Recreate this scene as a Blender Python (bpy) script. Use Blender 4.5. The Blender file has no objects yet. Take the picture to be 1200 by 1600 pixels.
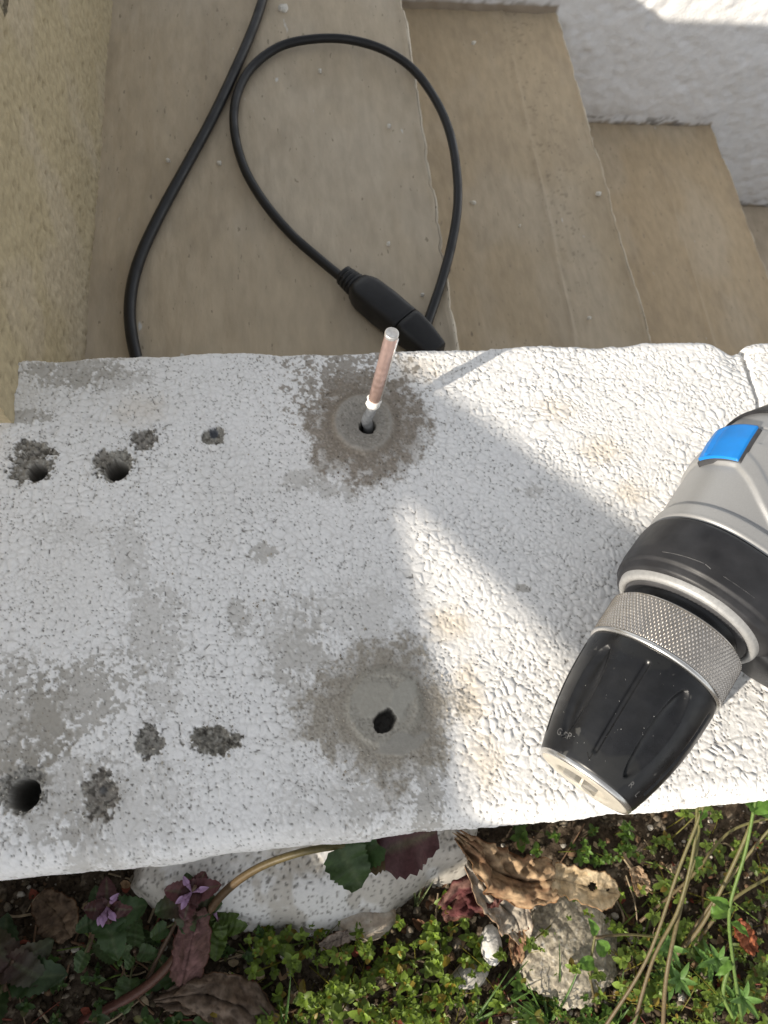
import bpy, bmesh, math, random
import numpy as np
from mathutils import Vector, Matrix

random.seed(7)
rng = np.random.default_rng(11)
SC = bpy.context.scene
COL = SC.collection

# ------------------------------------------------------------------ camera
FPX = 1155.0
_a = np.array([9270, 457, -1155.]); _a /= np.linalg.norm(_a)
_b = np.array([-320, 2720, -1155.]); _b -= _a * (_a @ _b); _b /= np.linalg.norm(_b)
_c = np.cross(_a, _b)
ROT = np.array([_a, _b, _c])                # camera axes -> world
CAM = np.array([0, 0, .25])
cd = bpy.data.cameras.new('camera'); cam = bpy.data.objects.new('camera', cd); COL.objects.link(cam)
cd.sensor_fit = 'VERTICAL'; cd.sensor_height = 36.0; cd.sensor_width = 27.0
cd.lens = 36.0 * FPX / 1600.0
cd.clip_start = .01; cd.clip_end = 500
M = Matrix([list(ROT[0]), list(ROT[1]), list(ROT[2])]).to_4x4()
M.translation = Vector(CAM); cam.matrix_world = M
cd.dof.use_dof = True; cd.dof.focus_distance = .262; cd.dof.aperture_fstop = 26.0
SC.camera = cam

# ------------------------------------------------------------------ light
SUN_EL, SUN_AZ = math.radians(22), math.radians(31)      # the light travels towards +x +y
to_sun = Vector((-math.cos(SUN_AZ) * math.cos(SUN_EL), -math.sin(SUN_AZ) * math.cos(SUN_EL), math.sin(SUN_EL)))
w = bpy.data.worlds.new('World'); SC.world = w; w.use_nodes = True
nt = w.node_tree; nt.nodes.clear()
sky = nt.nodes.new('ShaderNodeTexSky'); sky.sky_type = 'NISHITA'; sky.sun_disc = False
sky.sun_elevation = SUN_EL
sky.sun_rotation = math.atan2(to_sun.x, to_sun.y)
sky.air_density = 1.0; sky.dust_density = .6; sky.ozone_density = 1.0
bg = nt.nodes.new('ShaderNodeBackground'); bg.inputs['Strength'].default_value = .127
ow = nt.nodes.new('ShaderNodeOutputWorld')
hs = nt.nodes.new('ShaderNodeHueSaturation'); hs.inputs['Saturation'].default_value = .16       # sky blue muted to keep the shaded white neutral
nt.links.new(sky.outputs[0], hs.inputs['Color']); nt.links.new(hs.outputs[0], bg.inputs[0]); nt.links.new(bg.outputs[0], ow.inputs[0])
sl = bpy.data.lights.new('sun', 'SUN'); sl.energy = 3.75; sl.angle = math.radians(.5); sl.color = (1, .905, .77)
so = bpy.data.objects.new('sun', sl); COL.objects.link(so)
so.rotation_euler = to_sun.to_track_quat('Z', 'Y').to_euler(); so.location = (-2, -1.2, 1.5)
SC.view_settings.view_transform = 'Standard'; SC.view_settings.look = 'None'
SC.view_settings.exposure = .74; SC.view_settings.gamma = 1
SC.view_settings.use_curve_mapping = False
SC.cycles.max_bounces = 8

# ------------------------------------------------------------------ helpers
def P(px, py, z=0.0):
    """ground point of a photo pixel on the horizontal plane z (metres)"""
    d = ROT @ np.array([px - 600, 800 - py, -FPX]); t = (z - CAM[2]) / d[2]
    return CAM + d * t

def sst(a, b, x):
    t = np.clip((x - a) / (b - a), 0, 1); return t * t * (3 - 2 * t)

_T = np.random.default_rng(5).random(65536)
def _h(ix, iy, s):
    return _T[((ix * 73856093) ^ (iy * 19349663) ^ (s * 83492791)) & 65535]
def vn(x, y, s=0):
    ix = np.floor(x).astype(np.int64); iy = np.floor(y).astype(np.int64)
    fx = x - ix; fy = y - iy; fx = fx * fx * (3 - 2 * fx); fy = fy * fy * (3 - 2 * fy)
    a = _h(ix, iy, s); b = _h(ix + 1, iy, s); c = _h(ix, iy + 1, s); d = _h(ix + 1, iy + 1, s)
    return (a + (b - a) * fx) * (1 - fy) + (c + (d - c) * fx) * fy
def fbm(x, y, s=0, o=4):
    r = 0; a = .5; t = 0
    for k in range(o):
        r = r + a * vn(x * 2 ** k, y * 2 ** k, s + k * 17); t += a; a *= .5
    return r / t
def worley(x, y, s=0, jit=1.0, third=False):
    ix = np.floor(x).astype(np.int64); iy = np.floor(y).astype(np.int64)
    f1 = np.full(x.shape, 9.); f2 = np.full(x.shape, 9.); f3 = np.full(x.shape, 9.); cid = np.zeros(x.shape)
    for dx in (-1, 0, 1):
        for dy in (-1, 0, 1):
            cx = ix + dx; cy = iy + dy
            ox = cx + .5 + (_h(cx, cy, s + 1) - .5) * jit; oy = cy + .5 + (_h(cx, cy, s + 2) - .5) * jit
            d = np.hypot(ox - x, oy - y)
            m = d < f1
            f3 = np.minimum(f3, np.maximum(f2, d)); f2 = np.where(m, f1, np.minimum(f2, d)); cid = np.where(m, _h(cx, cy, s + 3), cid); f1 = np.where(m, d, f1)
    return (f1, f2, cid, f3) if third else (f1, f2, cid)

def tagp(o, label=None, cat=None, group=None, kind=None):
    if label: o['label'] = label
    if cat: o['category'] = cat
    if group: o['group'] = group
    if kind: o['kind'] = kind
    return o
def link(name, me, mats, parent=None, smooth=True):
    o = bpy.data.objects.new(name, me); COL.objects.link(o)
    for m in (mats if isinstance(mats, (list, tuple)) else [mats]): me.materials.append(m)
    if smooth: me.polygons.foreach_set('use_smooth', np.ones(len(me.polygons), bool))
    if parent: o.parent = parent
    return o
def empty(name, loc=(0, 0, 0)):
    o = bpy.data.objects.new(name, None); COL.objects.link(o); o.location = loc; o.empty_display_size = .02
    return o
def child_link(name, me, mats, parent, smooth=True):
    """mesh built in world coordinates, parented to an empty that stands elsewhere"""
    o = link(name, me, mats, None, smooth); o.parent = parent
    o.matrix_parent_inverse = Matrix.Translation(parent.location).inverted()
    return o
def mesh_np(name, V, F, col=None):
    V = np.asarray(V, float).reshape(-1, 3); F = np.asarray(F, np.int64)
    me = bpy.data.meshes.new(name)
    k = F.shape[1]
    me.vertices.add(len(V)); me.vertices.foreach_set('co', V.ravel())
    me.loops.add(F.size); me.polygons.add(len(F))
    me.loops.foreach_set('vertex_index', F.ravel().astype(np.int32))
    me.polygons.foreach_set('loop_start', (np.arange(len(F)) * k).astype(np.int32))
    me.update(calc_edges=True)
    if col is not None:
        at = me.color_attributes.new('Col', 'FLOAT_COLOR', 'POINT')
        c = np.ones((len(V), 4)); c[:, :3] = np.asarray(col).reshape(-1, 3)
        at.data.foreach_set('color', c.ravel())
    return me
def grid_faces(n, m, cu=False, cv=False, mask=None):
    i = np.arange(n if cu else n - 1)[:, None]; j = np.arange(m if cv else m - 1)[None, :]
    i2 = (i + 1) % n; j2 = (j + 1) % m
    F = np.stack(np.broadcast_arrays(i * m + j, i2 * m + j, i2 * m + j2, i * m + j2), -1)
    if mask is not None: return F[mask]
    return F.reshape(-1, 4)
def grid_mesh(name, V, col=None, cu=False, cv=False, mask=None, flip=False):
    n, m = V.shape[:2]; F = grid_faces(n, m, cu, cv, mask)
    if flip: F = F[:, ::-1]
    return mesh_np(name, V, F, col)
def normals(V):
    du = np.gradient(V, axis=0); dv = np.gradient(V, axis=1)
    n = np.cross(du, dv); n /= np.linalg.norm(n, axis=-1, keepdims=True) + 1e-12
    return n
def smooth_path(pts, n):
    pts = np.asarray(pts, float); k = len(pts); out = []
    p = np.vstack([2 * pts[0] - pts[1], pts, 2 * pts[-1] - pts[-2]])
    for t in np.linspace(0, k - 1, n):
        i = min(int(t), k - 2); f = t - i; a, b, c, d = p[i:i + 4]
        out.append(.5 * ((2 * b) + (-a + c) * f + (2 * a - 5 * b + 4 * c - d) * f * f + (-a + 3 * b - 3 * c + d) * f ** 3))
    return np.array(out)
def tube(path, rad, seg=16, cap=True):
    """returns verts, quads of a tube; rad scalar or per point"""
    path = np.asarray(path, float); n = len(path); rad = np.broadcast_to(rad, (n,))
    T = np.gradient(path, axis=0); T /= np.linalg.norm(T, axis=1, keepdims=True) + 1e-12
    up = np.array([0, 0, 1.]) if abs(T[0][2]) < .9 else np.array([1., 0, 0])
    N = np.cross(T[0], up); N /= np.linalg.norm(N); V = np.zeros((n, seg, 3))
    th = np.linspace(0, 2 * np.pi, seg, endpoint=False)
    for i in range(n):
        N = N - T[i] * (N @ T[i]); N /= np.linalg.norm(N); B = np.cross(T[i], N)
        V[i] = path[i] + rad[i] * (np.cos(th)[:, None] * N + np.sin(th)[:, None] * B)
    V = V.reshape(-1, 3); F = grid_faces(n, seg, cv=True)[:, ::-1]
    if cap:
        c0, c1 = len(V), len(V) + 1
        V = np.vstack([V, path[0], path[-1]])
        q0 = [[(j + 1) % seg, c0, c0, j][:] for j in range(0)]
        F = list(map(list, F))
        for j in range(0, seg, 2):
            F.append([c0, (j + 2) % seg, (j + 1) % seg, j])
            b = (n - 1) * seg
            F.append([c1, b + j, b + (j + 1) % seg, b + (j + 2) % seg])
        F = np.array(F)
    return V, F
def tube_obj(name, path, rad, mat, parent=None, seg=16, world=False):
    V, F = tube(path, rad, seg); me = mesh_np(name, V, F)
    return child_link(name, me, mat, parent) if (world and parent) else link(name, me, mat, parent)
class MB:
    def __init__(s): s.V = []; s.F = []; s.C = []; s.n = 0
    def add(s, V, F, c=None):
        V = np.asarray(V, float).reshape(-1, 3); F = np.asarray(F)
        if F.shape[1] == 3: F = np.hstack([F, F[:, 2:3]])
        s.V.append(V); s.F.append(F + s.n); s.n += len(V)
        s.C.append(np.broadcast_to(np.array(c if c is not None else (1, 1, 1.)), V.shape))
    def mesh(s, name):
        V = np.vstack(s.V); F = np.vstack(s.F); C = np.vstack(s.C)
        tri = F[:, 2] == F[:, 3]
        me = bpy.data.meshes.new(name)
        me.vertices.add(len(V)); me.vertices.foreach_set('co', V.ravel())
        nq = (~tri).sum(); nt_ = tri.sum()
        lv = np.concatenate([F[~tri].ravel(), F[tri][:, :3].ravel()]).astype(np.int32)
        ls = np.concatenate([np.arange(nq) * 4, nq * 4 + np.arange(nt_) * 3]).astype(np.int32)
        me.loops.add(len(lv)); me.polygons.add(len(ls))
        me.loops.foreach_set('vertex_index', lv); me.polygons.foreach_set('loop_start', ls)
        me.update(calc_edges=True)
        at = me.color_attributes.new('Col', 'FLOAT_COLOR', 'POINT')
        c = np.ones((len(V), 4)); c[:, :3] = C; at.data.foreach_set('color', c.ravel())
        return me
def box_me(name, lo, hi, bev=.002, rot=None):
    bm = bmesh.new(); bmesh.ops.create_cube(bm, size=1)
    lo = Vector(lo); hi = Vector(hi); c = (lo + hi) / 2; s = hi - lo
    for v in bm.verts: v.co = Vector((v.co.x * s.x, v.co.y * s.y, v.co.z * s.z)) + c
    if bev: bmesh.ops.bevel(bm, geom=bm.edges[:], offset=bev, segments=2, affect='EDGES')
    me = bpy.data.meshes.new(name); bm.to_mesh(me); bm.free(); return me

# ------------------------------------------------------------------ materials
def mat(name, color=(.5, .5, .5), rough=.6, metal=0., attr=False, var=0., vscale=200., bump=0., bscale=800., bdist=.0002,
        spec=.5, coat=0., speck=None, trans=0., rvar=0., stretch=None, coat_r=.2):
    m = bpy.data.materials.new(name); m.use_nodes = True; n = m.node_tree.nodes; l = m.node_tree.links
    b = n['Principled BSDF']; b.inputs['Roughness'].default_value = rough; b.inputs['Metallic'].default_value = metal
    b.inputs['Specular IOR Level'].default_value = spec
    b.inputs['Coat Weight'].default_value = coat; b.inputs['Coat Roughness'].default_value = coat_r
    tc = n.new('ShaderNodeTexCoord'); vec = tc.outputs['Object']
    if stretch:
        mp = n.new('ShaderNodeMapping'); mp.inputs['Scale'].default_value = stretch; l.new(vec, mp.inputs[0]); vec = mp.outputs[0]
    if attr:
        at = n.new('ShaderNodeAttribute'); at.attribute_name = 'Col'; src = at.outputs['Color']
        mx = n.new('ShaderNodeMix'); mx.data_type = 'RGBA'; mx.blend_type = 'MULTIPLY'; mx.inputs[0].default_value = 1
        l.new(src, mx.inputs[6]); mx.inputs[7].default_value = (*color, 1); src = mx.outputs[2]
    else:
        rg = n.new('ShaderNodeRGB'); rg.outputs[0].default_value = (*color, 1); src = rg.outputs[0]
    if var:
        no = n.new('ShaderNodeTexNoise'); no.inputs['Scale'].default_value = vscale; no.inputs['Detail'].default_value = 6
        l.new(vec, no.inputs['Vector'])
        mr = n.new('ShaderNodeMapRange'); mr.inputs[1].default_value = .3; mr.inputs[2].default_value = .7
        mr.inputs[3].default_value = 1 - var; mr.inputs[4].default_value = 1 + var; l.new(no.outputs[0], mr.inputs[0])
        mx = n.new('ShaderNodeMix'); mx.data_type = 'RGBA'; mx.blend_type = 'MULTIPLY'; mx.inputs[0].default_value = 1
        l.new(src, mx.inputs[6]); l.new(mr.outputs[0], mx.inputs[7]); src = mx.outputs[2]
    if speck:
        for (sc_, thr, c_) in speck:
            vo = n.new('ShaderNodeTexNoise'); vo.inputs['Scale'].default_value = sc_; vo.inputs['Detail'].default_value = 2
            l.new(vec, vo.inputs['Vector'])
            mr = n.new('ShaderNodeMapRange'); mr.inputs[1].default_value = thr; mr.inputs[2].default_value = thr + .03; l.new(vo.outputs[0], mr.inputs[0])
            mx = n.new('ShaderNodeMix'); mx.data_type = 'RGBA'; l.new(mr.outputs[0], mx.inputs[0]); l.new(src, mx.inputs[6]); mx.inputs[7].default_value = (*c_, 1)
            src = mx.outputs[2]
    l.new(src, b.inputs['Base Color'])
    if rvar:
        no = n.new('ShaderNodeTexNoise'); no.inputs['Scale'].default_value = 90; no.inputs['Detail'].default_value = 8; l.new(tc.outputs['Object'], no.inputs['Vector'])
        mr = n.new('ShaderNodeMapRange'); mr.inputs[1].default_value = .35; mr.inputs[2].default_value = .65
        mr.inputs[3].default_value = max(.02, rough - rvar); mr.inputs[4].default_value = rough + rvar
        l.new(no.outputs[0], mr.inputs[0]); l.new(mr.outputs[0], b.inputs['Roughness'])
    if bump:
        no = n.new('ShaderNodeTexNoise'); no.inputs['Scale'].default_value = bscale; no.inputs['Detail'].default_value = 5; l.new(vec, no.inputs['Vector'])
        bp = n.new('ShaderNodeBump'); bp.inputs['Strength'].default_value = bump; bp.inputs['Distance'].default_value = bdist
        l.new(no.outputs[0], bp.inputs['Height']); l.new(bp.outputs[0], b.inputs['Normal'])
    if trans:
        tr = n.new('ShaderNodeBsdfTranslucent'); l.new(src, tr.inputs[0]); ms = n.new('ShaderNodeMixShader'); ms.inputs[0].default_value = trans
        l.new(b.outputs[0], ms.inputs[1]); l.new(tr.outputs[0], ms.inputs[2]); l.new(ms.outputs[0], n['Material Output'].inputs[0])
    return m

M_wall = mat('white_masonry_paint', (1, 1, 1), .62, attr=True, var=.05, vscale=900, bump=.35, bscale=2200, bdist=.0002, spec=.35)
M_far = mat('far_white_paint', (.83, .835, .85), .6, attr=True, var=.05, vscale=150, bump=.5, bscale=400, bdist=.0012, spec=.35)
M_step = mat('beige_step_paint', (1, 1, 1), .55, attr=True, var=.09, vscale=200, bump=.5, bscale=500, bdist=.0005, spec=.35, stretch=(1, .3, 1),
             speck=[(420, .70, (.30, .25, .18)), (140, .74, (.62, .6, .55)), (90, .775, (.12, .10, .08))])
M_house = mat('ochre_render', (1, 1, 1), .8, attr=True, var=.14, vscale=300, bump=.8, bscale=700, bdist=.0006, spec=.25)
M_soil = mat('soil', (1, 1, 1), .95, attr=True, var=.35, vscale=500, bump=.8, bscale=900, bdist=.0008, spec=.1)
M_leaf = mat('leaf', (1, 1, 1), .48, attr=True, var=.2, vscale=700, bump=.3, bscale=1500, bdist=.0002, spec=.4, trans=.3)
M_dry = mat('dry_leaf', (1, 1, 1), .9, attr=True, var=.4, vscale=300, bump=.9, bscale=900, bdist=.0004, spec=.08, trans=.12)
M_stone = mat('stone', (1, 1, 1), .85, attr=True, var=.25, vscale=500, bump=.7, bscale=900, bdist=.0005, spec=.3)
M_cord = mat('black_cord_rubber', (.009, .009, .01), .42, var=.2, vscale=300, spec=.42, rvar=.12)
M_copper = mat('copper', (.80, .56, .48), .32, metal=.9, var=.25, vscale=400, bump=.5, bscale=500, bdist=.0003, stretch=(1, 1, .25), rvar=.1)
M_steel = mat('rod_end_steel', (.72, .7, .67), .35, metal=.8, var=.15, vscale=800, bump=.3, bscale=1500)
M_plaster = mat('white_plaster', (.78, .76, .72), .8, var=.1, vscale=600, bump=.6, bscale=700, bdist=.0005)
M_greycoat = mat('grey_dusty_metal', (.33, .33, .33), .6, metal=.2, var=.3, vscale=500, bump=.4, bscale=900, bdist=.0003)
M_black = mat('black_plastic', (.009, .0095, .011), .36, var=.25, vscale=300, bump=.2, bscale=1200, bdist=.0001, spec=.4, speck=[(55, .60, (.014, .0145, .015)), (260, .70, (.05, .05, .048))], rvar=.12)
M_rubber = mat('black_rubber', (.018, .018, .02), .5, var=.35, vscale=150, bump=.2, bscale=700, bdist=.0002, spec=.45, rvar=.12)
M_greyrub = mat('dark_grey_plastic', (.05, .05, .053), .55, var=.2, vscale=300, bump=.2, bscale=900)
M_silver = mat('silver_painted_plastic', (.34, .34, .337), .42, metal=.35, var=.05, vscale=2500, bump=.25, bscale=3500, bdist=.00008, spec=.5)
M_gear = mat('cast_gearbox_metal', (.34, .34, .335), .5, metal=.3, var=.12, vscale=900, bump=.3, bscale=2500, bdist=.0001)
M_ring = mat('knurled_steel', (.60, .55, .49), .24, metal=1., var=.12, vscale=400, rvar=.06)
M_bright = mat('bright_metal_edge', (.66, .65, .63), .25, metal=.9, var=.1)
M_blue = mat('blue_plastic', (.004, .20, .62), .45, spec=.5, var=.06, vscale=300)
M_cream = mat('cream_chuck_face', (.44, .41, .35), .5, metal=.1, var=.08, vscale=400, bump=.2)
M_jaw = mat('jaw_steel', (.38, .36, .32), .45, metal=.5, var=.2)
M_mark = mat('worn_grey_marking', (.10, .10, .10), .6)
M_wood = mat('wood', (.30, .19, .10), .6, var=.3, vscale=30, bump=.3, bscale=80, bdist=.001, stretch=(1, 8, 8))
M_flower = mat('petal', (1, 1, 1), .5, attr=True, trans=.3)

# ------------------------------------------------------------------ white wall
def dpix(X, Y, px, py): 
    p = P(px, py); return X - p[0], Y - p[1]
def uspace(lo, hi, fine_lo, fine_hi, step, n_out=24, mid=None):
    a = fine_lo - (fine_lo - lo) * (np.linspace(1, 0, n_out, endpoint=False) ** 2.5)
    b = np.arange(fine_lo, fine_hi, step)
    if mid:
        ml, mh, ms = mid; a = ml - (ml - lo) * (np.linspace(1, 0, n_out, endpoint=False) ** 2.5); a = np.concatenate([a, np.arange(ml, fine_lo - ms * .3, ms)])
        c = np.concatenate([np.arange(fine_hi + ms * .5, mh, ms), mh + (hi - mh) * (np.linspace(0, 1, n_out) ** 2.5)]); return np.concatenate([a, b, c])
    c = fine_hi + (hi - fine_hi) * (np.linspace(0, 1, n_out) ** 2.5)
    return np.concatenate([a, b, c])
YN, YF = -.003, .1795
def wall_mesh():
    st = .00038
    us = uspace(-.9, .62, -.125, .215, st, 24, (-.42, .34, .0011))
    prof = []                                            # (y, z, flag) from far foot up over the top to the near foot
    for z in (-.80, -.5, -.3, -.15, -.08, -.04, -.02): prof.append((YF, z))
    for z in np.arange(-.015, -.004, .0006): prof.append((YF, z))
    r = .0035
    for a in np.linspace(0, np.pi / 2, 10): prof.append((YF - r + r * math.cos(a), -r + r * math.sin(a)))
    r2 = .0075
    for y in np.arange(YF - r - st, YN + r2, -st): prof.append((y, 0))
    for a in np.linspace(np.pi / 2, np.pi, 26): prof.append((YN + r2 + r2 * math.cos(a), -r2 + r2 * math.sin(a)))
    for z in np.arange(-.0082, -.020, -.0007): prof.append((YN, z))
    for y, z in ((.002, -.024), (.008, -.026), (.010, -.03), (.010, -.05), (.011, -.09), (.011, -.16)): prof.append((y, z))
    prof = np.array(prof)
    X, I = np.meshgrid(us, np.arange(len(prof)), indexing='ij')
    Yb = prof[I, 0]; Zb = prof[I, 1]
    # arc length coordinate for the noise, so that the texture runs on over the edges
    sarc = np.concatenate([[0], np.cumsum(np.hypot(np.diff(prof[:, 0]), np.diff(prof[:, 1])))])
    i0 = np.argmin(np.abs(prof[:, 0] - .09) + 10 * np.abs(prof[:, 1])); S = -(sarc - sarc[i0])[I] + .09
    x, y = X * 1000, S * 1000                              # mm
    wx = x + 2.2 * (fbm(x / 6, y / 6, 3, 3) - .5) * 2; wy = y + 2.2 * (fbm(x / 6, y / 6, 33, 3) - .5) * 2
    # the lumps of thick paint
    left = 1 - sst(20, 75, x + 25 * (fbm(x / 25, y / 25, 8, 3) - .5))
    f1, f2, cid, f3 = worley(wx / 3.5, wy / 3.2, 1, third=True); eA = f2 - f1
    g1, g2, cid2, g3 = worley(wx / 2.05 + 9, wy / 1.9, 5, third=True); eB = g2 - g1
    k1, k2, cid3 = worley(wx / 1.3 + 9, wy / 1.2 + 4, 7)
    patchy = fbm(x / 14, y / 14, 21, 3)
    smoothz = sst(.54, .70, patchy) * .6
    smoothz = np.maximum(smoothz, sst(.008, .0, Yb + .004 * (fbm(x / 8, y / 50, 4) - .5)) * .8 * sst(60, 0, x))
    sel = sst(.40, .58, fbm(x / 9, y / 9, 23, 3))
    dA = 1 - (f1 / (f2 + 1e-6)) ** 2.2; dB = 1 - (g1 / (g2 + 1e-6)) ** 2.2
    amp = (1.12 - .42 * left)
    hA = (.35 + .75 * cid) * dA * (1 - .75 * sel) * .66 * amp
    hB = (.30 + .70 * cid2) * dB * (.30 + .70 * sel) * .48 * amp
    hC = .13 * (1 - np.clip(k1, 0, 1) ** 2) * cid3 + .16 * (fbm(x / 1.5, y / 1.5, 9, 3) - .5)
    h = (hA + hB) * (1 - .7 * smoothz) + hC + .55 * (fbm(x / 18, y / 18, 2, 3) - .5) + .9 * (fbm(x / 60, y / 60, 12, 2) - .5)
    # pits
    p1, p2, pid = worley(x / 2.6 + 3.3, y / 2.6 + 7.7, 11)
    pit_r = np.where(pid > .60, .05 + .13 * (pid - .60) / .40, 0)
    pe = p1 + .12 * (fbm(x / .9, y / .9, 14, 2) - .5)
    pit = sst(pit_r, pit_r - .09, pe) * (pit_r > 0) * (.35 + .65 * sst(.35, .55, fbm(x / 22, y / 22, 40, 2)))
    corner = sst(.11, .04, f3 - f1) * (fbm(x / 5, y / 5, 15, 2) > .46) + .9 * sst(.13, .05, g3 - g1) * (fbm(x / 4, y / 4, 16, 2) > .50); corner = np.clip(corner, 0, 1)
    pit = np.maximum(pit, corner)
    h = h - .45 * pit
    # colour
    white = np.array([.85, .842, .825])
    C = np.ones(X.shape + (3,)) * white
    def mixc(mask, c):
        nonlocal C
        C = C * (1 - mask[..., None]) + np.array(c) * mask[..., None]
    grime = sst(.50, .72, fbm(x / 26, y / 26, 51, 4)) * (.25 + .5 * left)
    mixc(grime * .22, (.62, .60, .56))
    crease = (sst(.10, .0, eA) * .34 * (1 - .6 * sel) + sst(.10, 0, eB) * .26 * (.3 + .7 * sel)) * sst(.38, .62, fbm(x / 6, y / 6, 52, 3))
    mixc(np.clip(crease * (1 - smoothz), 0, 1), (.50, .48, .44))  # grey in the creases: some dirt, plus painted shading that outlines the lumps
    hollow = np.clip(1 - (dA * (1 - sel) + dB * sel) * 1.25, 0, 1) ** 1.5; mixc(hollow * .45 * (1 - .5 * smoothz), (.52, .505, .475))  # hollows tinted darker, part dirt, part painted-in occlusion shade
    n1 = fbm(x / 3.2, y / 3.2, 61, 4); n2 = fbm(x / 1.1, y / 1.1, 62, 3)
    def ell(px, py, rx, ry, rot=0.):
        dx, dy = dpix(X, Yb, px, py); dx *= 1000; dy *= 1000
        c, s = math.cos(rot), math.sin(rot)
        return np.hypot((dx * c + dy * s) / rx, (-dx * s + dy * c) / ry)
    onTop = (Zb > -.004)
    # warm stains
    for (px, py, rx, ry, st_) in ((705, 975, 10, 7, .5), (735, 1090, 7, 14, .5), (760, 1190, 8, 10, .4), (870, 640, 10, 7, .35), (940, 705, 12, 8, .4), (985, 770, 8, 6, .4), (220, 640, 12, 8, .25),
                                  (650, 580, 14, 7, .3)):
        mixc(sst(1.3, .2, ell(px, py, rx, ry) + .9 * (n1 - .5)) * st_, (.62, .50, .34))
    # bare cement patches where the paint has worn off
    for (px, py, rx, ry, rot, st_) in ((18, 1130, 13, 15, 0, .95), (118, 1098, 15, 10, .5, .95), (60, 1160, 10, 6, .6, .7), (245, 985, 8, 11, 0, .55), (200, 862, 5, 11, .2, .4), (115, 830, 10, 4, 0, .25), (20, 1215, 9, 9, 0, .75),
                                       (85, 1240, 14, 11, 0, .6), (140, 1330, 5, 9, 0, .5), (190, 1270, 16, 12, 0, .35), (110, 575, 16, 6, 0, .85), (170, 590, 12, 4, 0, .6), (255, 1090, 5, 6, 0, .5), (480, 745, 12, 3, .3, .6),
                                       (520, 765, 8, 3, -.3, .6), (455, 1000, 9, 14, 0, .45), (470, 1045, 7, 12, 0, .5), (672, 1240, 4, 16, -.2, .9), (590, 1250, 9, 7, .2, .5), (560, 960, 16, 9, 0, .35), (520, 1260, 14, 8, 0, .3),
                                       (830, 765, 4, 2.4, 0, .6), (410, 862, 4, 3, 0, .8), (372, 965, 3, 5, 0, .7), (45, 650, 8, 2.5, 0, .9), (818, 918, 2, 1.6, 0, .9)):
        e = ell(px, py, rx, ry, rot)
        m = sst(.44, .39, e * .42 + .95 * (n1 - .5) + 1.1 * (n2 - .5) + .35 * (hA + hB - .45)) * (e < 1.9) * st_ * .72 * sst(1.9, 1.2, e)
        mixc(m, (.37, .345, .30)); h = h * (1 - .55 * m) - .25 * m + .5 * m * (n2 - .5)
    mixc(pit * .85, (.16, .145, .125))
    # tiny brown crumbs of dirt everywhere
    q1, _, qi = worley(x / 1.7, y / 1.7, 71)
    mixc(sst(.16, .08, q1 + .2 * (n2 - .5)) * (qi > .86) * .8 * (.3 + .7 * left), (.26, .22, .17))
    # drilling dust
    def dust(px, py, rin, rout, hmax, c1, c2, seed, ax=1.):
        nonlocal h
        dx, dy = dpix(X, Yb, px, py); dx *= 1000; dy *= 1000 / ax
        rr = np.hypot(dx, dy); an = np.arctan2(dy, dx)
        rn = rr * (1 + .34 * (fbm(np.cos(an) * 2 + 9, np.sin(an) * 2 + 3, seed, 4) - .5) * 2) + 9 * (fbm(x / 7, y / 7, seed + 1, 4) - .5) + 4.5 * (fbm(x / 1.6, y / 1.6, seed + 2, 3) - .5) + 3.0 * (hA + hB - .5)
        m = sst(rout + 2.2, rout - 2.2, rn + 5.5 * (fbm(x / .8, y / .8, seed + 8, 2) - .5))
        grain = fbm(x / .55, y / .55, seed + 3, 3) - .5
        w_, w2_, wi = worley(x / .6, y / .6, seed + 4)
        inner = sst(rout * .95, rout * .45, rn)
        cover = m * (.95 - (1 - inner) * .55 * sst(.45, .62, fbm(x / 3, y / 3, seed + 6, 4)) - .08 * (1 - inner))
        mixc(cover, c1)
        mixc(m * sst(rin + 4.5, rin + 2.5, rr + 1.5 * (n1 - .5)) * .8, c2)
        mixc(m * (wi > .75) * .35, (.15, .135, .11)); mixc(m * (wi < .12) * .3, (.5, .47, .42))
        jr = rr + 1.0 * (fbm(np.cos(an) * 1.5 + 4, np.sin(an) * 1.5 + 7, seed + 11, 3) - .5) * 2
        ridge = 11.2 if seed == 101 else 12.0
        cone = sst(2.6, ridge - 1.5, jr) * .55 + .5 * np.exp(-((jr - ridge + .8) / 1.1) ** 2) + .22 * np.exp(-((jr - ridge * .6) / .7) ** 2)
        outer = sst(rout + 1, ridge + 1, rn) * .75
        mound = hmax * np.where(jr < ridge, cone + .45 * sst(2.6, ridge, jr), np.maximum(outer, 0) * .62 + (.5 + .45) * np.exp(-((jr - ridge + .8) / 1.6) ** 2) * .9)
        mixc(m * np.exp(-((jr - ridge + .8) / .9) ** 2) * (.5 if seed == 101 else .12) * (.4 + .9 * n1), np.array(c2) * 1.15)
        mixc(m * np.exp(-((jr - ridge - 1.6) / 1.4) ** 2) * .30, np.array(c1) * .7)
        base = .9 - .75 * cover
        h = h * base + m * (mound * (.35 + .65 * cover) + .35 + .5 * grain + .32 * (.5 - w_))
        return rr, an, m
    mixc(sst(.5, .35, ell(545, 598, 19, 15) * .42 + 1.3 * (n2 - .5) + .9 * (n1 - .5)) * .8, (.25, .215, .17))
    rr, an, m = dust(568, 664, 7.5, 22.5, 1.7, (.25, .208, .160), (.33, .31, .275), 101, 1.12)
    rr, an, m = dust(600, 1105, 10, 24, 1.1, (.335, .298, .24), (.37, .35, .30), 121, 1.0)
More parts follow.
